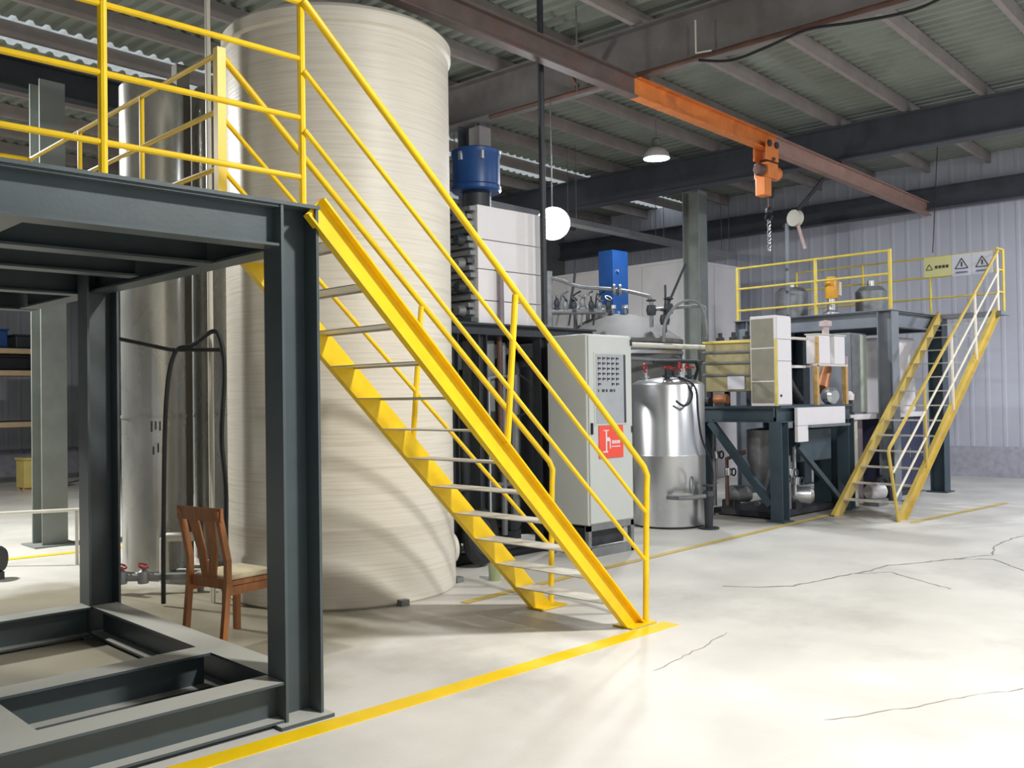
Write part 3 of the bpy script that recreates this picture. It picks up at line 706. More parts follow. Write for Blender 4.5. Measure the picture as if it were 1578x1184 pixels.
wu = thing('clad_unit', 'white clad unit with horizontal panel seams on top of the pump skid', 'machine', (7.2, 7.9, 2.485))
for k, (z0, z1) in enumerate(((2.49, 2.73), (2.738, 3.06), (3.068, 3.375), (3.383, 3.74))):
    MB().box(6.70, 7.66, 7.30, 8.45, z0, z1).build('cladding_panel', WHITE, wu, smooth=False, bevel=0.006)
for k in range(16):
    z = 2.50 + k * 0.078
    MB().box(6.60, 6.69, 7.31 + 0.02 * (k % 3), 8.40, z, z + 0.045).build('cooling_fin', GREYM if k % 4 else STEEL, wu, smooth=False)
for k in range(5):
    MB().cyl((6.60, 7.45, 2.62 + k * 0.25), (6.52, 7.45, 2.62 + k * 0.25), 0.07, 0.05, 14).build('pipe_stub', BLACKST if k % 2 else GREYM, wu)
MB().tube([(6.98, 7.25, 2.487), (6.98, 7.25, 3.06), (6.98, 7.30, 3.08)], 0.032, 10).build('vent_pipe', mat('mauve_grey_pipe', (128, 116, 124), 0.5), wu)

dm = thing('blue_drum', 'blue steel drum mounted on top of the white clad unit', 'drum', (7.02, 7.66, 3.745))
MB().cyl((7.02, 7.66, 3.745), (7.02, 7.66, 3.96), 0.16, n=20).build('pedestal', BLACKST, dm)
MB().lathe((7.02, 7.66, 3.96), [(0, 0), (0.255, 0), (0.275, 0.02), (0.275, 0.06), (0.262, 0.075), (0.262, 0.38), (0.275, 0.40), (0.275, 0.45), (0.24, 0.47), (0, 0.47)], 40).build('shell', BLUE, dm)
for a in (0.2, 3.3, 4.2):
    MB().box(7.02 + 0.27 * math.cos(a) - 0.015, 7.02 + 0.27 * math.cos(a) + 0.015, 7.66 + 0.27 * math.sin(a) - 0.02, 7.66 + 0.27 * math.sin(a) + 0.02, 4.28, 4.37).build('clip', STAINL, dm, smooth=False)
mt_ = MB().box(7.0, 7.18, 7.58, 7.76, 4.43, 4.70).build('motor_box', ROOFST, dm, smooth=False, bevel=0.015)
MB().cyl((7.09, 7.67, 4.70), (7.09, 7.67, 4.74), 0.06, n=14).build('cap', BLACKST, mt_)

# ================================================================== STAINLESS TANK
sc = (10.16, 7.43)
ss = thing('stainless_tank', 'shiny cylindrical stainless tank standing right of the control cabinet', 'tank', (sc[0], sc[1], 0))
MB().lathe((sc[0], sc[1], 0), [(0, 0.03), (0.47, 0.03), (0.48, 0.05), (0.48, 0.92), (0.484, 0.93), (0.48, 0.94), (0.48, 1.83), (0.46, 1.86), (0.38, 1.90), (0, 1.95)], 64).build('shell', STAINL, ss)
MB().lathe((sc[0], sc[1], 0), [(0, 0), (0.44, 0), (0.44, 0.035), (0, 0.035)], 40).build('base_ring', BLACKST, ss)
for k, a in enumerate((-2.5, -1.9, -1.2, -0.5, 0.4, 2.6)):
    x, y = sc[0] + 0.30 * math.cos(a), sc[1] + 0.30 * math.sin(a)
    nb = MB().lathe((x, y, 1.88), [(0, 0), (0.035, 0), (0.035, 0.05), (0.06, 0.05), (0.06, 0.08), (0.03, 0.08), (0.03, 0.16), (0, 0.16)], 14).build('top_nozzle', STAINL if k % 2 else BLACKST, ss)
    MB().torus((x, y, 2.06), (0.3, -1, 0.2) if k % 2 else (0, 0, 1), 0.055, 0.014, 16, 6).build('handwheel', RED, nb)
MB().tube([(sc[0] - 0.42, sc[1] - 0.1, 2.13), (sc[0] + 0.3, sc[1] - 0.25, 2.14), (sc[0] + 0.42, sc[1] - 0.2, 2.05), (sc[0] + 0.46, sc[1] - 0.1, 1.87)], 0.022, 10).build('top_pipe', BLACK, ss)
MB().tube(smooth_path([(sc[0] - 0.42, sc[1] - 0.44, 1.63), (sc[0] - 0.33, sc[1] - 0.48, 1.57), (sc[0] - 0.22, sc[1] - 0.50, 1.60), (sc[0] - 0.14, sc[1] - 0.49, 1.72), (sc[0] - 0.17, sc[1] - 0.42, 1.85), (sc[0] - 0.15, sc[1] - 0.30, 1.93)]), 0.014, 8).build('looped_cable', BLACK, ss)
MB().tube(smooth_path([(sc[0] - 0.15, sc[1] - 0.30, 1.93), (sc[0] - 0.09, sc[1] - 0.50, 1.80), (sc[0] - 0.06, sc[1] - 0.52, 1.45), (sc[0] - 0.02, sc[1] - 0.54, 1.15), (sc[0] + 0.14, sc[1] - 0.56, 0.85), (sc[0] + 0.16, sc[1] - 0.58, 0.62), (sc[0] + 0.08, sc[1] - 0.6, 0.48)]), 0.014, 8).build('cable', BLACK, ss)
vs_ = thing('valve_stand', 'dark floor stand with valve in front of the stainless tank', 'valve', (10.18, 6.83, 0))
MB().cyl((10.18, 6.83, 0.0), (10.18, 6.83, 0.02), 0.13, n=18).build('base', BLACKST, vs_)
MB().cyl((10.18, 6.83, 0.02), (10.18, 6.83, 0.36), 0.05, 0.06, 14).build('stem', BLACKST, vs_)
v_ = MB().lathe((10.18, 6.83, 0.36), [(0, 0), (0.06, 0), (0.085, 0.06), (0.06, 0.12), (0.025, 0.14), (0.025, 0.2), (0, 0.2)], 16).build('valve_body', BLACKST, vs_)
MB().torus((10.18, 6.83, 0.55), (0, 0, 1), 0.07, 0.012, 16, 6).build('handwheel', BLACKST, v_)
MB().tube([(10.18, 6.83, 0.42), (9.85, 6.86, 0.42), (9.72, 6.95, 0.42), (9.70, 7.12, 0.42)], 0.03, 10).build('branch_pipe', GREYM, vs_)
MB().torus((9.86, 6.86, 0.58), (0.4, -1, 0), 0.10, 0.012, 18, 6).build('gauge_ring', GREYM, vs_)

# ================================================================== VESSEL, PIPES, ENCLOSURE BEHIND
vc = (11.12, 9.02)
vv = thing('process_vessel', 'large dull grey vessel with conical top behind the control cabinet', 'tank', (vc[0], vc[1], 0))
MB().lathe((vc[0], vc[1], 0), [(0, 0.05), (0.95, 0.05), (0.95, 2.45), (0.97, 2.47), (0.97, 2.52), (0.93, 2.55), (0.55, 2.82), (0.25, 2.92), (0, 2.93)], 56).build('shell', mat('matt_dusty_grey', (100, 99, 97), 0.7, var=0.15, stain=(98, 95, 90), stain_amt=0.6), vv)
MB().lathe((vc[0], vc[1], 2.3), [(0.955, 0), (0.97, 0), (0.97, 0.05), (0.955, 0.05)], 48).build('stiffener_band', STAINL, vv)
MB().cyl((vc[0] - 0.35, vc[1] + 0.05, 2.78), (vc[0] - 0.35, vc[1] + 0.05, 3.05), 0.13, n=18).build('manhole', GREYM, vv)
for k in range(5):
    x = vc[0] - 0.62 + k * 0.13; y = vc[1] + 0.30 - k * 0.13
    nb = MB().cyl((x, y, 2.62), (x, y, 3.02), 0.03, n=10).build('top_nozzle', GREYM, vv)
    MB().cyl((x, y, 3.0), (x, y, 3.05), 0.055, n=12).build('flange', STAINL, nb)
pp = thing('overhead_pipework', 'grey overhead pipe run with flanges and valves above the process vessel', 'pipe', (10.6, 8.5, 2.9))
MB().tube(smooth_path([(9.75, 9.30, 3.42), (9.93, 9.14, 3.38), (10.15, 8.92, 3.27), (10.40, 8.68, 3.24), (10.62, 8.46, 3.20), (10.86, 8.23, 3.12)]), 0.026, 10).build('pipe_run', GREYM, pp)
for c in ((10.50, 8.58, 3.22), (10.56, 8.52, 3.215)):
    MB().cyl(Vector(c) - Vector((0.012, -0.012, 0)), Vector(c) + Vector((0.012, -0.012, 0)), 0.085, n=18).build('flange', GREYM, pp)
MB().tube([(10.86, 8.23, 3.12), (10.88, 8.21, 3.05), (10.88, 8.21, 2.68)], 0.03, 10).build('drop_leg', GREYM, pp)
for x, y, z in ((10.88, 8.21, 2.92), (11.06, 8.04, 2.94), (11.02, 8.08, 2.78)):
    b_ = MB().lathe((x, y, z - 0.07), [(0, 0), (0.06, 0.0), (0.075, 0.07), (0.06, 0.14), (0.02, 0.15), (0.02, 0.24), (0, 0.24)], 14).build('valve', BLACKST, pp)
    MB().torus((x, y, z + 0.14), (0, 0, 1), 0.06, 0.012, 14, 6).build('handwheel', BLACKST, b_)
MB().tube([(11.03, 8.07, 2.60), (11.03, 8.07, 3.28)], 0.016, 8).build('instrument_stem', BLACKST, pp)
MB().tube([(10.9, 8.2, 2.93), (11.40, 7.72, 2.98), (11.44, 7.68, 2.95), (11.44, 7.68, 2.50)], 0.025, 10).build('return_leg', GREYM, pp)
MB().tube([(11.05, 8.04, 3.0), (11.24, 7.86, 3.58)], 0.018, 8).build('lever_arm', BLACKST, pp)
for k in range(7):
    x, y = 9.93 + k * 0.09, 9.17 - k * 0.085; z = 2.90 + 0.05 * random.random()
    b_ = MB().lathe((x, y, z), [(0, 0), (0.05, 0), (0.05, 0.03), (0.03, 0.04), (0.045, 0.10), (0.03, 0.15), (0.015, 0.16), (0.015, 0.22), (0, 0.22)], 12).build('valve_head', GREYM if k % 2 else BLACKST, pp)
    MB().torus((x, y, z + 0.2), (random.uniform(-0.6, 0.6), random.uniform(-1, -0.2), random.uniform(0.2, 1)), 0.05, 0.01, 14, 6).build('handwheel', BLACKST if k % 3 else GREYM, b_)
for k in range(4):
    x, y = 9.95 + k * 0.13, 9.20 - k * 0.12
    MB().tube(smooth_path([(x, y, 2.72), (x + 0.03, y - 0.05, 3.0 + 0.05 * k), (x + 0.1, y - 0.02, 3.16), (x + 0.16, y - 0.1, 3.22)]), 0.014, 8).build('small_line', BLACKST if k % 2 else GREYM, pp)
MB().tube([(9.85, 9.24, 2.6), (9.85, 9.24, 3.5)], 0.05, 10).build('riser', GREYM, pp)
MB().tube([(10.06, 9.05, 2.92), (10.12, 9.0, 3.35), (10.14, 8.97, 3.65)], 0.018, 8).build('riser', BLACKST, pp)
MB().tube([(9.85, 9.24, 2.92), (10.45, 8.70, 2.92)], 0.045, 10).build('header', GREYM, pp)

hp2 = thing('pipe_rack', 'pair of pale horizontal pipes running from control cabinet to right hand machine', 'pipe', (10.6, 7.3, 2.0))
MB().tube([(8.56, 7.95, 2.40), (9.28, 7.96, 2.385), (11.9, 7.96, 2.40)], 0.038, 12).build('pipe', PVC, hp2)
MB().tube([(8.56, 7.97, 2.22), (11.9, 7.97, 2.18)], 0.03, 12).build('pipe', GREYM, hp2)
for x in (9.4, 11.75): MB().tube([(x, 8.0, 0.0), (x, 8.0, 2.42)], 0.025, 8).build('support', GREYM, hp2)
tag(MB().tube(smooth_path([(10.77, 7.92, 2.45), (10.80, 7.90, 2.75), (11.0, 7.80, 3.0), (11.2, 7.66, 3.02), (11.3, 7.6, 2.85), (11.34, 7.58, 2.56)]), 0.022, 8).build('arched_hose', GREYM), 'thin grey hose arching over beside the white pipes', 'hose')

bl = thing('blue_upright', 'blue steel upright standing behind the process vessel', 'column', (12.45, 10.18, 0))
MB().box(12.25, 12.65, 10.02, 10.34, 0.02, 4.15).build('shaft', BLUE, bl, smooth=False, bevel=0.01)
MB().box(12.15, 12.75, 9.92, 10.44, 0, 0.02).build('base_plate', BLUE, bl, smooth=False)
for z in (3.1, 3.45, 3.8): MB().cyl((12.35, 10.02, z), (12.35, 9.99, z), 0.025, n=10).build('bolt', STAINL, bl)

en = thing('white_enclosure', 'big white panelled enclosure behind the grey building column', 'enclosure', (16.7, 12.6, 0))
for k in range(4):
    y0 = 10.95 + k * 1.05
    MB().box(15.6, 15.66, y0 + 0.006, y0 + 1.044, 0.0, 4.36).build('wall_panel', WHITE, en, smooth=False)
for k in range(2):
    x0 = 15.66 + k * 1.0
    MB().box(x0 + 0.006, x0 + 0.994, 10.95, 11.01, 0.0, 4.36).build('wall_panel', WHITE, en, smooth=False)
MB().box(15.58, 17.68, 10.93, 15.2, 4.36, 4.42).build('roof_panel', WHITE, en, smooth=False)
MB().box(17.60, 17.66, 11.01, 15.15, 0.0, 4.36).build('wall_panel', WHITE, en, smooth=False)

# ================================================================== RIGHT HAND MACHINE SKID (lower deck)
ms = thing('machine_skid', 'dark teal steel skid with a raised deck under the white switch cabinet', 'machine', (12.2, 7.1, 0))
AX0, AX1, AY0, AY1, AZ = 11.22, 13.30, 6.38, 7.78, 1.52
for x in (AX0 + 0.09, AX1 - 0.09):
    for y in (AY0 + 0.09, AY1 - 0.09):
        o_ = MB().ibeam((x, y, 0.02), (x, y, AZ - 0.2), (1, 0, 0), 0.18, 0.18, 0.01, 0.012).build('column', STEELD, ms, smooth=False)
        MB().box(x - 0.13, x + 0.13, y - 0.13, y + 0.13, 0, 0.02).build('base_plate', STEELD, o_, smooth=False)
for y in (AY0 + 0.07, AY1 - 0.07):
    MB().ibeam((AX0, y, AZ - 0.1), (AX1, y, AZ - 0.1), (0, 0, 1), 0.20, 0.14, 0.01, 0.012).build('deck_beam', STEELD, ms, smooth=False)
for x in (AX0 + 0.07, AX1 - 0.07):
    MB().ibeam((x, AY0 + 0.15, AZ - 0.1), (x, AY1 - 0.15, AZ - 0.1), (0, 0, 1), 0.20, 0.14, 0.01, 0.012).build('deck_beam', STEELD, ms, smooth=False)
MB().box(AX0, AX1, AY0, AY1, AZ, AZ + 0.015).build('deck_plate', STEELD, ms, smooth=False)
MB().obox((AX0 + 0.05, 7.50, 1.32), (AX0 + 0.05, 6.58, 0.22), (1, 0, 0), 0.08, 0.10).build('brace', STEELD, ms, smooth=False)
MB().obox((11.75, AY0 + 0.06, 0.98), (12.95, AY0 + 0.06, 0.16), (0, 1, 0), 0.06, 0.07).build('brace', STEELD, ms, smooth=False)
MB().box(11.56, 12.92, AY0 - 0.05, AY0 - 0.005, 1.27, 1.51).build('apron_panel', WHITE, ms, smooth=False)
MB().box(11.56, 11.84, AY0 - 0.05, AY0 - 0.005, 1.05, 1.265).build('apron_panel', WHITE, ms, smooth=False)
MB().box(11.84, 13.0, AY0 - 0.09, AY0 - 0.005, 1.235, 1.265).build('ledge', GREYM, ms, smooth=False)
MB().box(12.0, 12.9, AY0 + 0.16, AY0 + 0.6, 0.75, 1.2).build('sump_box', STEELD, ms, smooth=False, bevel=0.01)
MB().box(11.45, 13.1, 6.6, 7.6, 0.02, 0.10).build('drip_tray', BLACKST, ms, smooth=False)
ck = MB().lathe((11.75, 7.0, 0.35), [(0, 0), (0.06, 0), (0.10, 0.12), (0.20, 0.45), (0.20, 0.85), (0, 0.88)], 24).build('hopper', GREYM, ms)
for x, y, z, mt in ((11.55, 7.42, 0.30, GREYM), (12.05, 6.75, 0.28, STAINL), (12.45, 7.2, 0.30, BLACKST)):
    b_ = MB().lathe((x, y, z), [(0, 0), (0.10, 0), (0.12, 0.04), (0.12, 0.28), (0.08, 0.33), (0, 0.34)], 18, (0.6, -0.8, 0)).build('pump', mt, ms)
    MB().box(x - 0.08, x + 0.08, y - 0.15, y + 0.05, 0.10, z - 0.08).build('pump_foot', BLACKST, b_, smooth=False)
for pts, r, mt in (([(11.62, 6.62, 0.12), (11.62, 6.62, 1.0), (11.75, 6.66, 1.05), (11.75, 6.95, 1.05)], 0.035, STAINL),
                   ([(11.78, 6.60, 0.12), (11.78, 6.60, 0.85)], 0.03, GREYM),
                   ([(11.9, 6.58, 0.30), (11.9, 6.58, 0.95), (12.05, 6.58, 1.0)], 0.028, STAINL),
                   ([(11.50, 7.62, 0.12), (11.50, 7.62, 1.3)], 0.04, GREYM),
                   ([(11.42, 7.35, 0.15), (11.42, 7.35, 0.8), (11.5, 7.1, 0.9)], 0.03, RUST),
                   ([(11.6, 7.0, 0.18), (12.9, 7.0, 0.18)], 0.04, GREYM)):
    MB().tube(pts, r, 10).build('pipe', mt, ms)
for c in ((11.62, 6.60, 0.55), (11.78, 6.58, 0.62), (11.9, 6.56, 0.5), (11.46, 7.55, 0.85), (11.42, 7.33, 0.62)):
    b_ = MB().lathe((c[0], c[1], c[2] - 0.05), [(0, 0), (0.05, 0), (0.06, 0.05), (0.05, 0.10), (0, 0.1)], 12).build('valve', STAINL, ms)
    MB().torus((c[0], c[1] - 0.09, c[2]), (0, 1, 0), 0.05, 0.011, 14, 6).build('handwheel', BLACKST, b_)
MB().box(11.30, 11.36, 7.05, 7.45, 1.36, 1.40).build('shelf', PVC, ms, smooth=False)

sw = thing('switch_cabinet', 'tall white switch cabinet on the deck of the dark teal skid', 'cabinet', (11.38, 6.6, 1.535))
MB().box(11.18, 11.57, 6.42, 6.80, 1.54, 2.74).build('body', WHITE, sw, smooth=False, bevel=0.008)
for z0, z1 in ((1.56, 2.13), (2.14, 2.42), (2.43, 2.72)):
    d_ = MB().box(11.20, 11.555, 6.403, 6.419, z0, z1).build('door', WHITE, sw, smooth=False)
MB().box(11.25, 11.28, 6.392, 6.403, 1.66, 1.69).build('lock', BLACK, sw, smooth=False)
MB().box(11.165, 11.18, 6.40, 6.43, 1.54, 2.43).build('corner_strip', YELPALE, sw, smooth=False)
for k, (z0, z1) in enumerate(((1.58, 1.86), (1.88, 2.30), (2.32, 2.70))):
    MB().box(11.172, 11.179, 6.45, 6.78, z0, z1).build('side_panel', mat('shaded_olive_side_panel', (140, 136, 122), 0.5), sw, smooth=False)  # olive panels, toned darker to put the side's shade into the colour

mx_ = thing('mixing_machine', 'tan bodied mixing machine with white tag plate left of the switch cabinet', 'machine', (11.75, 7.35, 1.535))
MB().box(11.45, 12.0, 6.98, 7.70, 1.74, 2.46).build('body', mat('olive_tan_paint', (176, 164, 122), 0.5, var=0.15, stain=(140, 124, 84), stain_amt=0.6), mx_, smooth=False, bevel=0.015)
for y in (7.02, 7.66):
    for x in (11.5, 11.95): MB().box(x - 0.03, x + 0.03, y - 0.03, y + 0.03, 1.536, 1.74).build('leg', BLACKST, mx_, smooth=False)
MB().box(11.425, 11.447, 7.05, 7.32, 1.77, 1.96).build('tag_plate', SIGNWHT, mx_, smooth=False)
b_ = MB().lathe((11.40, 7.50, 1.63), [(0, 0), (0.075, 0), (0.08, 0.03), (0.08, 0.17), (0.06, 0.2), (0, 0.2)], 18, (0, -1, 0)).build('motor', COPPER, mx_)
MB().box(11.34, 11.46, 7.32, 7.48, 1.537, 1.57).build('motor_foot', BLACKST, b_, smooth=False)
MB().lathe((11.42, 7.72, 1.60), [(0, 0), (0.06, 0), (0.065, 0.02), (0.065, 0.12), (0, 0.13)], 16, (0, -1, 0)).build('gearbox', BLACKST, mx_)
for z in (1.98, 2.15, 2.30, 2.44):
    MB().tube([(11.43, 7.72, z), (11.43, 6.84, z - 0.02)], 0.017, 8).build('front_pipe', YELPALE if z > 2.4 else GREYM, mx_)
MB().box(11.40, 11.44, 6.86, 6.92, 1.537, 2.48).build('upright', PVC, mx_, smooth=False)
for k in range(3):
    MB().lathe((11.6, 7.1 + k * 0.22, 2.46), [(0, 0), (0.06, 0), (0.06, 0.05), (0.03, 0.06), (0.03, 0.12), (0, 0.12)], 12).build('filler_cap', BLACKST, mx_)

fd = thing('hopper_feeder', 'twin white hopper feeder in a tan frame right of the switch cabinet', 'machine', (12.8, 6.65, 1.535))
TANM = mat('tan_frame_paint', (196, 160, 100), 0.5, var=0.12)
for x in (12.34, 13.20):
    for y in (6.46, 6.92): MB().box(x - 0.03, x + 0.03, y - 0.03, y + 0.03, 1.536, 2.10 if x < 13 else 2.08).build('frame_post', TANM, fd, smooth=False)
for y in (6.46, 6.92): MB().box(12.30, 13.24, y - 0.03, y + 0.03, 2.085, 2.115).build('frame_rail', PVC, fd, smooth=False)
MB().box(12.34, 12.38, 6.43, 6.47, 2.12, 2.50).build('frame_post', TANM, fd, smooth=False)
for x0, x1, z1 in ((12.40, 12.76, 2.53), (12.90, 13.22, 2.53)):
    h_ = MB().box(x0, x1, 6.46, 6.64, 2.118, z1).build('hopper_box', WHITE, fd, smooth=False, bevel=0.01)
    MB().box(x0 - 0.015, x1 + 0.015, 6.445, 6.655, z1, z1 + 0.015).build('lid', PVC, h_, smooth=False)
MB().lathe((12.83, 6.56, 2.40), [(0, 0), (0.05, 0), (0.05, 0.25), (0.09, 0.27), (0.09, 0.34), (0, 0.36)], 16).build('inlet_cap', mat('pinkish_grey_cap', (196, 178, 180), 0.5), fd)
MB().cyl((13.05, 6.66, 2.07), (12.75, 6.60, 1.75), 0.07, 0.10, 16).build('chute', COPPER, fd)
MB().lathe((12.72, 6.52, 1.66), [(0, 0), (0.10, 0), (0.12, 0.03), (0.12, 0.14), (0.08, 0.18), (0, 0.18)], 20, (-0.3, -1, 0)).build('motor', STAINL, fd)
MB().tube(smooth_path([(12.0, 6.9, 2.08), (12.1, 6.78, 1.95), (12.12, 6.7, 1.78), (12.2, 6.62, 1.595)]), 0.05, 10).build('suction_hose', BLACK, fd)
MB().tube([(11.6, 6.60, 2.45), (12.0, 6.60, 2.47), (12.36, 6.60, 2.47)], 0.02, 8).build('feed_pipe', PVC, fd)
MB().box(12.0, 12.3, 6.6, 6.9, 2.06, 2.09).build('tray', WHITE, fd, smooth=False)

# ================================================================== UPPER PLATFORM AND FAR STAIRCASE
up_ = thing('upper_platform', 'far raised grey platform with pale yellow railing beside the end wall', 'platform', (15.4, 7.6, 0))
UZD = 2.98; PLG = mat('pale_grey_structural_paint', (128, 134, 142), 0.5, var=0.12, scale=3)
for x in (14.46, 16.40):
    for y in (6.36, 8.90):
        MB().ibeam((x, y, 0.02), (x, y, UZD - 0.02), (0, 1, 0), 0.24, 0.24, 0.012, 0.016).build('column', PLG if x < 15 else STEELD, up_, smooth=False)
        MB().box(x - 0.17, x + 0.17, y - 0.17, y + 0.17, 0, 0.02).build('base_plate', STEELD, up_, smooth=False)
for y in (6.32, 8.94): MB().ibeam((14.58, y, 2.84), (16.28, y, 2.84), (0, 0, 1), 0.24, 0.14, 0.01, 0.014).build('deck_beam', PLG, up_, smooth=False)
for x in (14.42, 16.40): MB().ibeam((x, 6.49, 2.84), (x, 8.77, 2.84), (0, 0, 1), 0.24, 0.14, 0.01, 0.014).build('deck_beam', PLG, up_, smooth=False)
MB().box(14.32, 16.55, 6.22, 9.05, UZD - 0.015, UZD).build('deck_plate', PLG, up_, smooth=False)
MB().box(16.12, 16.55, 5.25, 6.22, UZD - 0.06, UZD).build('landing_plate', PLG, up_, smooth=False)
for y in (6.29, 7.53, 9.0): MB().tube([(14.42, y, UZD), (14.42, y, 3.92)], 0.03, 8).build('railing_post', YELPALE, up_)
for z in (3.16, 3.54, 3.90): MB().tube([(14.42, 6.29, z), (14.42, 9.0, z)], 0.02, 8).build('rail', YELPALE, up_)
for y in (5.33, 6.50, 7.7, 9.0): MB().tube([(16.50, y, UZD), (16.50, y, 4.0)], 0.022, 8).build('railing_post', YELPALE, up_)
for z in (3.30, 3.66, 4.0): MB().tube([(16.50, 5.33, z), (16.50, 9.0, z)], 0.016, 8).build('rail', YELPALE, up_)
for z in (3.30, 3.66, 4.0): MB().tube([(16.18, 5.33, z), (16.50, 5.33, z)], 0.016, 8).build('rail', YELPALE, up_)

def tri(mb, y, z, s, x, t=0.012):
    P = [(y - s, z - s * 0.8), (y + s, z - s * 0.8), (y, z + s * 0.9)]
    for a, b in zip(P, P[1:] + P[:1]): mb.obox((x, a[0], a[1]), (x, b[0], b[1]), (1, 0, 0), 0.004, t)
sy = thing('caution_board', 'pale yellow caution board fixed to the far railing above the staircase', 'sign', (16.47, 6.36, 3.66))
MB().box(16.468, 16.478, 6.13, 6.59, 3.66, 4.0).build('board', SIGNYEL, sy, smooth=False)
mb = MB(); tri(mb, 6.50, 3.83, 0.055, 16.465); mb.build('triangle_mark', INK, sy, smooth=False)
for k in range(4): MB().box(16.463, 16.468, 6.18 + k * 0.06, 6.225 + k * 0.06, 3.80, 3.85).build('character_mark', INK, sy, smooth=False)
for lab, ya, yb in (('left white warning board with a triangle beside the yellow caution board', 5.81, 6.125), ('right white warning board with a triangle at the top of the far stairs', 5.48, 5.80)):
    w_ = thing('warning_board', lab, 'sign', (16.47, (ya + yb) / 2, 3.64), 'white warning boards on the far railing')
    MB().box(16.468, 16.478, ya, yb, 3.64, 4.0).build('board', SIGNWHT, w_, smooth=False)
    mb = MB(); tri(mb, (ya + yb) / 2, 3.84, 0.10, 16.465, 0.016); mb.build('triangle_mark', INK, w_, smooth=False)
    MB().box(16.463, 16.468, (ya + yb) / 2 - 0.012, (ya + yb) / 2 + 0.012, 3.79, 3.87).build('bolt_mark', INK, w_, smooth=False)
    MB().box(16.463, 16.468, ya + 0.06, yb - 0.06, 3.68, 3.71).build('caption_mark', mat('blue_print', (120, 128, 170), 0.6), w_, smooth=False)

s2 = thing('steel_staircase', 'far yellowed steel staircase climbing to the upper platform by the end wall', 'staircase', (14.2, 5.8, 0))
YELOLD = mat('aged_yellow_paint', (206, 178, 88), 0.45, var=0.12, scale=4, stain=(170, 140, 90), stain_amt=0.6)
yellow_stair(s2, 5.35, 6.20, (16.10, 3.03), (12.28, 0.02), 13, YELOLD, TREAD, 0.17)
MB().tube([(12.26, 5.30, 0.0), (12.00, 5.30, 0.92), (12.03, 5.30, 0.98), (16.18, 5.30, 3.95)], 0.022, 10).build('handrail', YELOLD, s2)
RWH = mat('pale_cream_rail_paint', (236, 226, 206), 0.4, var=0.05)
for dz in (0.33, 0.66):
    MB().tube([(12.05 + dz * 0.2, 5.30, 0.98 - dz), (16.18, 5.30, 3.95 - dz)], 0.016, 8).build('rail', RWH, s2)
for x in (13.2, 14.2, 15.15, 16.15):
    zt = 0.98 + (x - 12.03) * (3.95 - 0.98) / (16.18 - 12.03); zb = 0.02 + (x - 12.28) * (3.03 - 0.02) / (16.10 - 12.28)
    MB().tube([(x, 5.30, zb - 0.1), (x - 0.02, 5.30, zt)], 0.02, 8).build('railing_post', YELOLD if x < 14 else RWH, s2)

# things on the upper platform
pw = thing('pulley_post', 'grey post with a white pulley wheel on the upper platform', 'pulley', (14.62, 8.14, UZD))
MB().tube([(14.62, 8.14, UZD), (14.62, 8.14, 4.6)], 0.035, 10).build('post', PLG, pw)
MB().lathe((14.58, 7.96, 4.66), [(0, -0.04), (0.10, -0.04), (0.14, -0.05), (0.12, 0.0), (0.14, 0.05), (0.10, 0.04), (0, 0.04)], 28, (1, -0.2, 0)).build('wheel', PVC, pw)
MB().tube([(14.62, 8.14, 4.58), (14.62, 7.96, 4.66)], 0.025, 8).build('bracket', PLG, pw)
MB().tube([(14.58, 7.93, 4.60), (14.60, 7.80, 4.12)], 0.03, 8).build('stay', mat('pinkish_stay', (196, 170, 168), 0.5), pw)
MB().tube([(14.62, 8.20, 4.55), (14.62, 7.45, 5.25)], 0.035, 8).build('jib_arm', BLACKST, pw)
am = thing('agitator', 'orange yellow motor agitator behind the upper platform railing', 'machine', (14.62, 7.36, UZD))
MB().lathe((14.62, 7.36, 3.25), [(0, 0), (0.09, 0), (0.10, 0.03), (0.10, 0.30), (0.07, 0.36), (0, 0.37)], 20).build('motor', mat('amber_paint', (232, 168, 50), 0.4), am)
MB().lathe((14.62, 7.36, UZD), [(0, 0), (0.14, 0), (0.14, 0.04), (0.07, 0.08), (0.07, 0.27), (0, 0.27)], 20).build('gearbox', STAINL, am)
MB().box(14.66, 14.74, 7.24, 7.29, 3.30, 3.52).build('terminal_box', RWH, am, smooth=False)
for nm_, lab, x, y, r, h in (('small_vessel', 'small grey vessel on the upper platform left of the agitator', 15.2, 8.4, 0.28, 0.6), ('small_vessel', 'small grey vessel on the upper platform right of the agitator', 15.3, 7.0, 0.25, 0.5)):
    t = thing(nm_, lab, 'tank', (x, y, UZD), 'small vessels on the upper platform')
    MB().lathe((x, y, UZD), [(0, 0), (r, 0), (r, h - 0.1), (r * 0.7, h - 0.02), (0, h)], 28).build('shell', GREYM, t)
    MB().cyl((x, y, UZD + h - 0.03), (x, y, UZD + h + 0.08), 0.06, n=14).build('nozzle', STAINL, t)

# things under the upper platform
dk = thing('work_bench', 'white topped dark blue bench cabinet under the upper platform behind the far stairs', 'bench', (15.3, 6.9, 0))
MB().box(13.5, 16.2, 6.52, 7.2, 1.29, 1.37).build('worktop', WHITE, dk, smooth=False, bevel=0.008)
NAVY = mat('dark_navy_panel', (62, 66, 92), 0.45, var=0.1)
MB().box(14.65, 16.18, 6.56, 7.15, 0.12, 1.28).build('cupboard', NAVY, dk, smooth=False)
for k in range(3):
    x0 = 14.67 + k * 0.505
    d_ = MB().box(x0, x0 + 0.49, 6.54, 6.559, 0.15, 1.25).build('door', NAVY, dk, smooth=False, bevel=0.005)
    MB().box(x0 + 0.42, x0 + 0.44, 6.525, 6.54, 0.62, 0.78).build('handle', STAINL, d_, smooth=False)
MB().box(14.65, 16.18, 6.6, 7.1, 0.0, 0.12).build('plinth', BLACKST, dk, smooth=False)
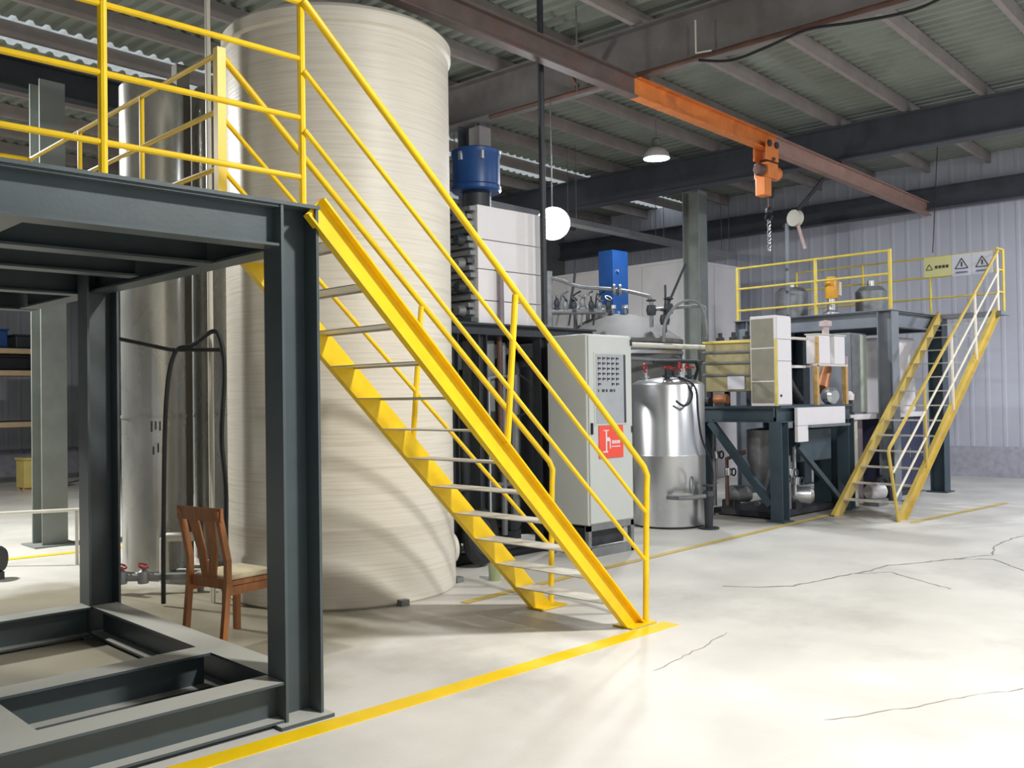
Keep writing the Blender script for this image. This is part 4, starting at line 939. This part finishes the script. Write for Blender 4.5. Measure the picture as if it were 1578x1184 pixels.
MB().box(13.52, 13.60, 6.56, 7.15, 0.0, 1.28).build('leg_panel', STEELD, dk, smooth=False)
MB().tube([(13.75, 6.60, 0.0), (13.75, 6.60, 1.28)], 0.05, 12).build('leg', PVC, dk)
MB().box(13.95, 14.35, 6.75, 7.1, 0.0, 1.28).build('leg_panel', mat('mauve_panel', (166, 152, 160), 0.5), dk, smooth=False)
wp = thing('white_locker', 'bright white locker standing on the bench behind the far stairs', 'cabinet', (15.55, 6.9, 1.37))
MB().box(15.15, 16.0, 6.60, 7.1, 1.372, 2.60).build('body', WHITE, wp, smooth=False, bevel=0.008)
for x0 in (15.17, 15.585): MB().box(x0, x0 + 0.405, 6.585, 6.599, 1.40, 2.58).build('door', WHITE, wp, smooth=False)
gc = thing('grey_panel_cabinet', 'grey green panel cabinet standing on the bench left of the bright locker', 'cabinet', (14.1, 6.9, 1.37))
MB().box(13.80, 14.34, 6.66, 7.1, 1.372, 2.62).build('body', PLG, gc, smooth=False, bevel=0.008)
MB().box(14.10, 14.32, 6.645, 6.659, 1.40, 2.60).build('door', mat('pale_sage_panel', (178, 186, 172), 0.5), gc, smooth=False)
MB().box(13.82, 14.08, 6.645, 6.659, 1.40, 2.60).build('door', GREYM, gc, smooth=False)
sv = thing('bench_pump', 'small white headed pump standing on the left end of the bench', 'pump', (13.62, 6.62, 1.37))
MB().lathe((13.62, 6.62, 1.372), [(0, 0), (0.09, 0), (0.09, 0.03), (0.05, 0.05), (0.05, 0.2), (0.08, 0.22), (0, 0.22)], 18).build('body', BLACKST, sv)
MB().lathe((13.62, 6.62, 1.59), [(0, 0), (0.085, 0), (0.09, 0.08), (0.05, 0.13), (0, 0.14)], 18).build('head', WHITE, sv)
MB().tube([(13.55, 6.6, 1.372), (13.55, 6.6, 2.25)], 0.02, 8).build('riser', mat('mauve_riser', (186, 160, 170), 0.5), sv)
fp = thing('floor_pump', 'pale floor pump with black hose under the bench by the far stairs', 'pump', (13.9, 6.35, 0))
MB().lathe((13.80, 6.42, 0.20), [(0, 0), (0.10, 0), (0.12, 0.03), (0.12, 0.26), (0.08, 0.30), (0, 0.3)], 18, (0.9, -0.4, 0)).build('motor', WHITE, fp)
MB().box(13.72, 14.05, 6.22, 6.46, 0.0, 0.10).build('foot', GREYM, fp, smooth=False)
MB().tube(smooth_path([(13.85, 6.36, 0.28), (13.95, 6.32, 0.40), (14.1, 6.28, 0.38), (14.16, 6.26, 0.2), (14.16, 6.25, 0.03)]), 0.035, 10).build('hose', BLACK, fp)

# ================================================================== FAR LEFT THINGS
rk = thing('storage_rack', 'storage rack with tan shelf beams seen at far left beyond the platform', 'rack', WB(7.6, 20.3))
for b in (5.6, 8.3):
    for q in (20.0, 20.8): MB(True).box(b - 0.04, b + 0.04, q - 0.04, q + 0.04, 0, 3.4).build('upright', BLACKST, rk, smooth=False)
for z in (1.25, 2.28, 2.72):
    for q in (19.95, 20.85): MB(True).box(5.6, 8.3, q - 0.02, q + 0.02, z, z + 0.10).build('shelf_beam', TAN, rk, smooth=False)
    MB(True).box(5.6, 8.3, 20.0, 20.8, z + 0.10, z + 0.12).build('shelf_board', BLACKST, rk, smooth=False)
for k, (b, ww, z, h, mt, lab) in enumerate(((6.9, 0.5, 2.84, 0.35, BLUE, 'blue bin on the top shelf of the far rack'), (7.55, 0.5, 2.84, 0.25, BLACKST, 'dark bin on the top shelf of the far rack'), (7.2, 0.9, 2.40, 0.25, BLACK, 'black bundle on the middle shelf of the far rack'))):
    t = thing('storage_bin', lab, 'bin', WB(b + ww / 2, 20.4, z), 'bins on the far rack')
    MB(True).box(b, b + ww, 20.1, 20.7, z + 0.005, z + h).build('body', mt, t, smooth=False, bevel=0.02)
    MB(True).box(b - 0.02, b + ww + 0.02, 20.08, 20.72, z + h, z + h + 0.03).build('rim', mt, t, smooth=False)
cr = thing('crate', 'yellowish crate on the floor in front of the far rack', 'crate', WB(7.65, 19.4))
MB(True).box(7.35, 7.95, 19.2, 19.6, 0.08, 0.62).build('body', CARD, cr, smooth=False, bevel=0.01)
MB(True).box(7.33, 7.97, 19.18, 19.62, 0.62, 0.66).build('lid', CARD, cr, smooth=False)
for q in (19.25, 19.5): MB(True).box(7.35, 7.95, q, q + 0.06, 0.0, 0.078).build('skid_runner', TAN, cr, smooth=False)
for k in range(3): MB(True).box(7.62 + k * 0.08, 7.67 + k * 0.08, 19.193, 19.199, 0.36, 0.42).build('stencil_mark', INK, cr, smooth=False)
em = thing('electric_motor', 'black electric motor on the floor at the left edge', 'motor', (2.86, 10.3, 0))
MB().lathe((2.92, 10.10, 0.19), [(0, 0), (0.11, 0), (0.13, 0.03), (0.13, 0.32), (0.10, 0.36), (0, 0.37)], 24, (-0.75, 0.65, 0)).build('casing', BLACK, em)
MB().box(2.66, 2.92, 10.06, 10.34, 0.0, 0.075).build('foot', BLACKST, em, smooth=False)
gp = thing('guard_pipe', 'pale low guard pipe across the floor left of the far column', 'pipe', (3.4, 10.7, 0))
MB().tube([(2.7, 11.35, 0.53), (3.75, 10.36, 0.58)], 0.018, 8).build('bar', PVC, gp)
for p in ((2.75, 11.30), (3.72, 10.39)): MB().tube([(p[0], p[1], 0), (p[0], p[1], 0.56)], 0.018, 8).build('post', PVC, gp)
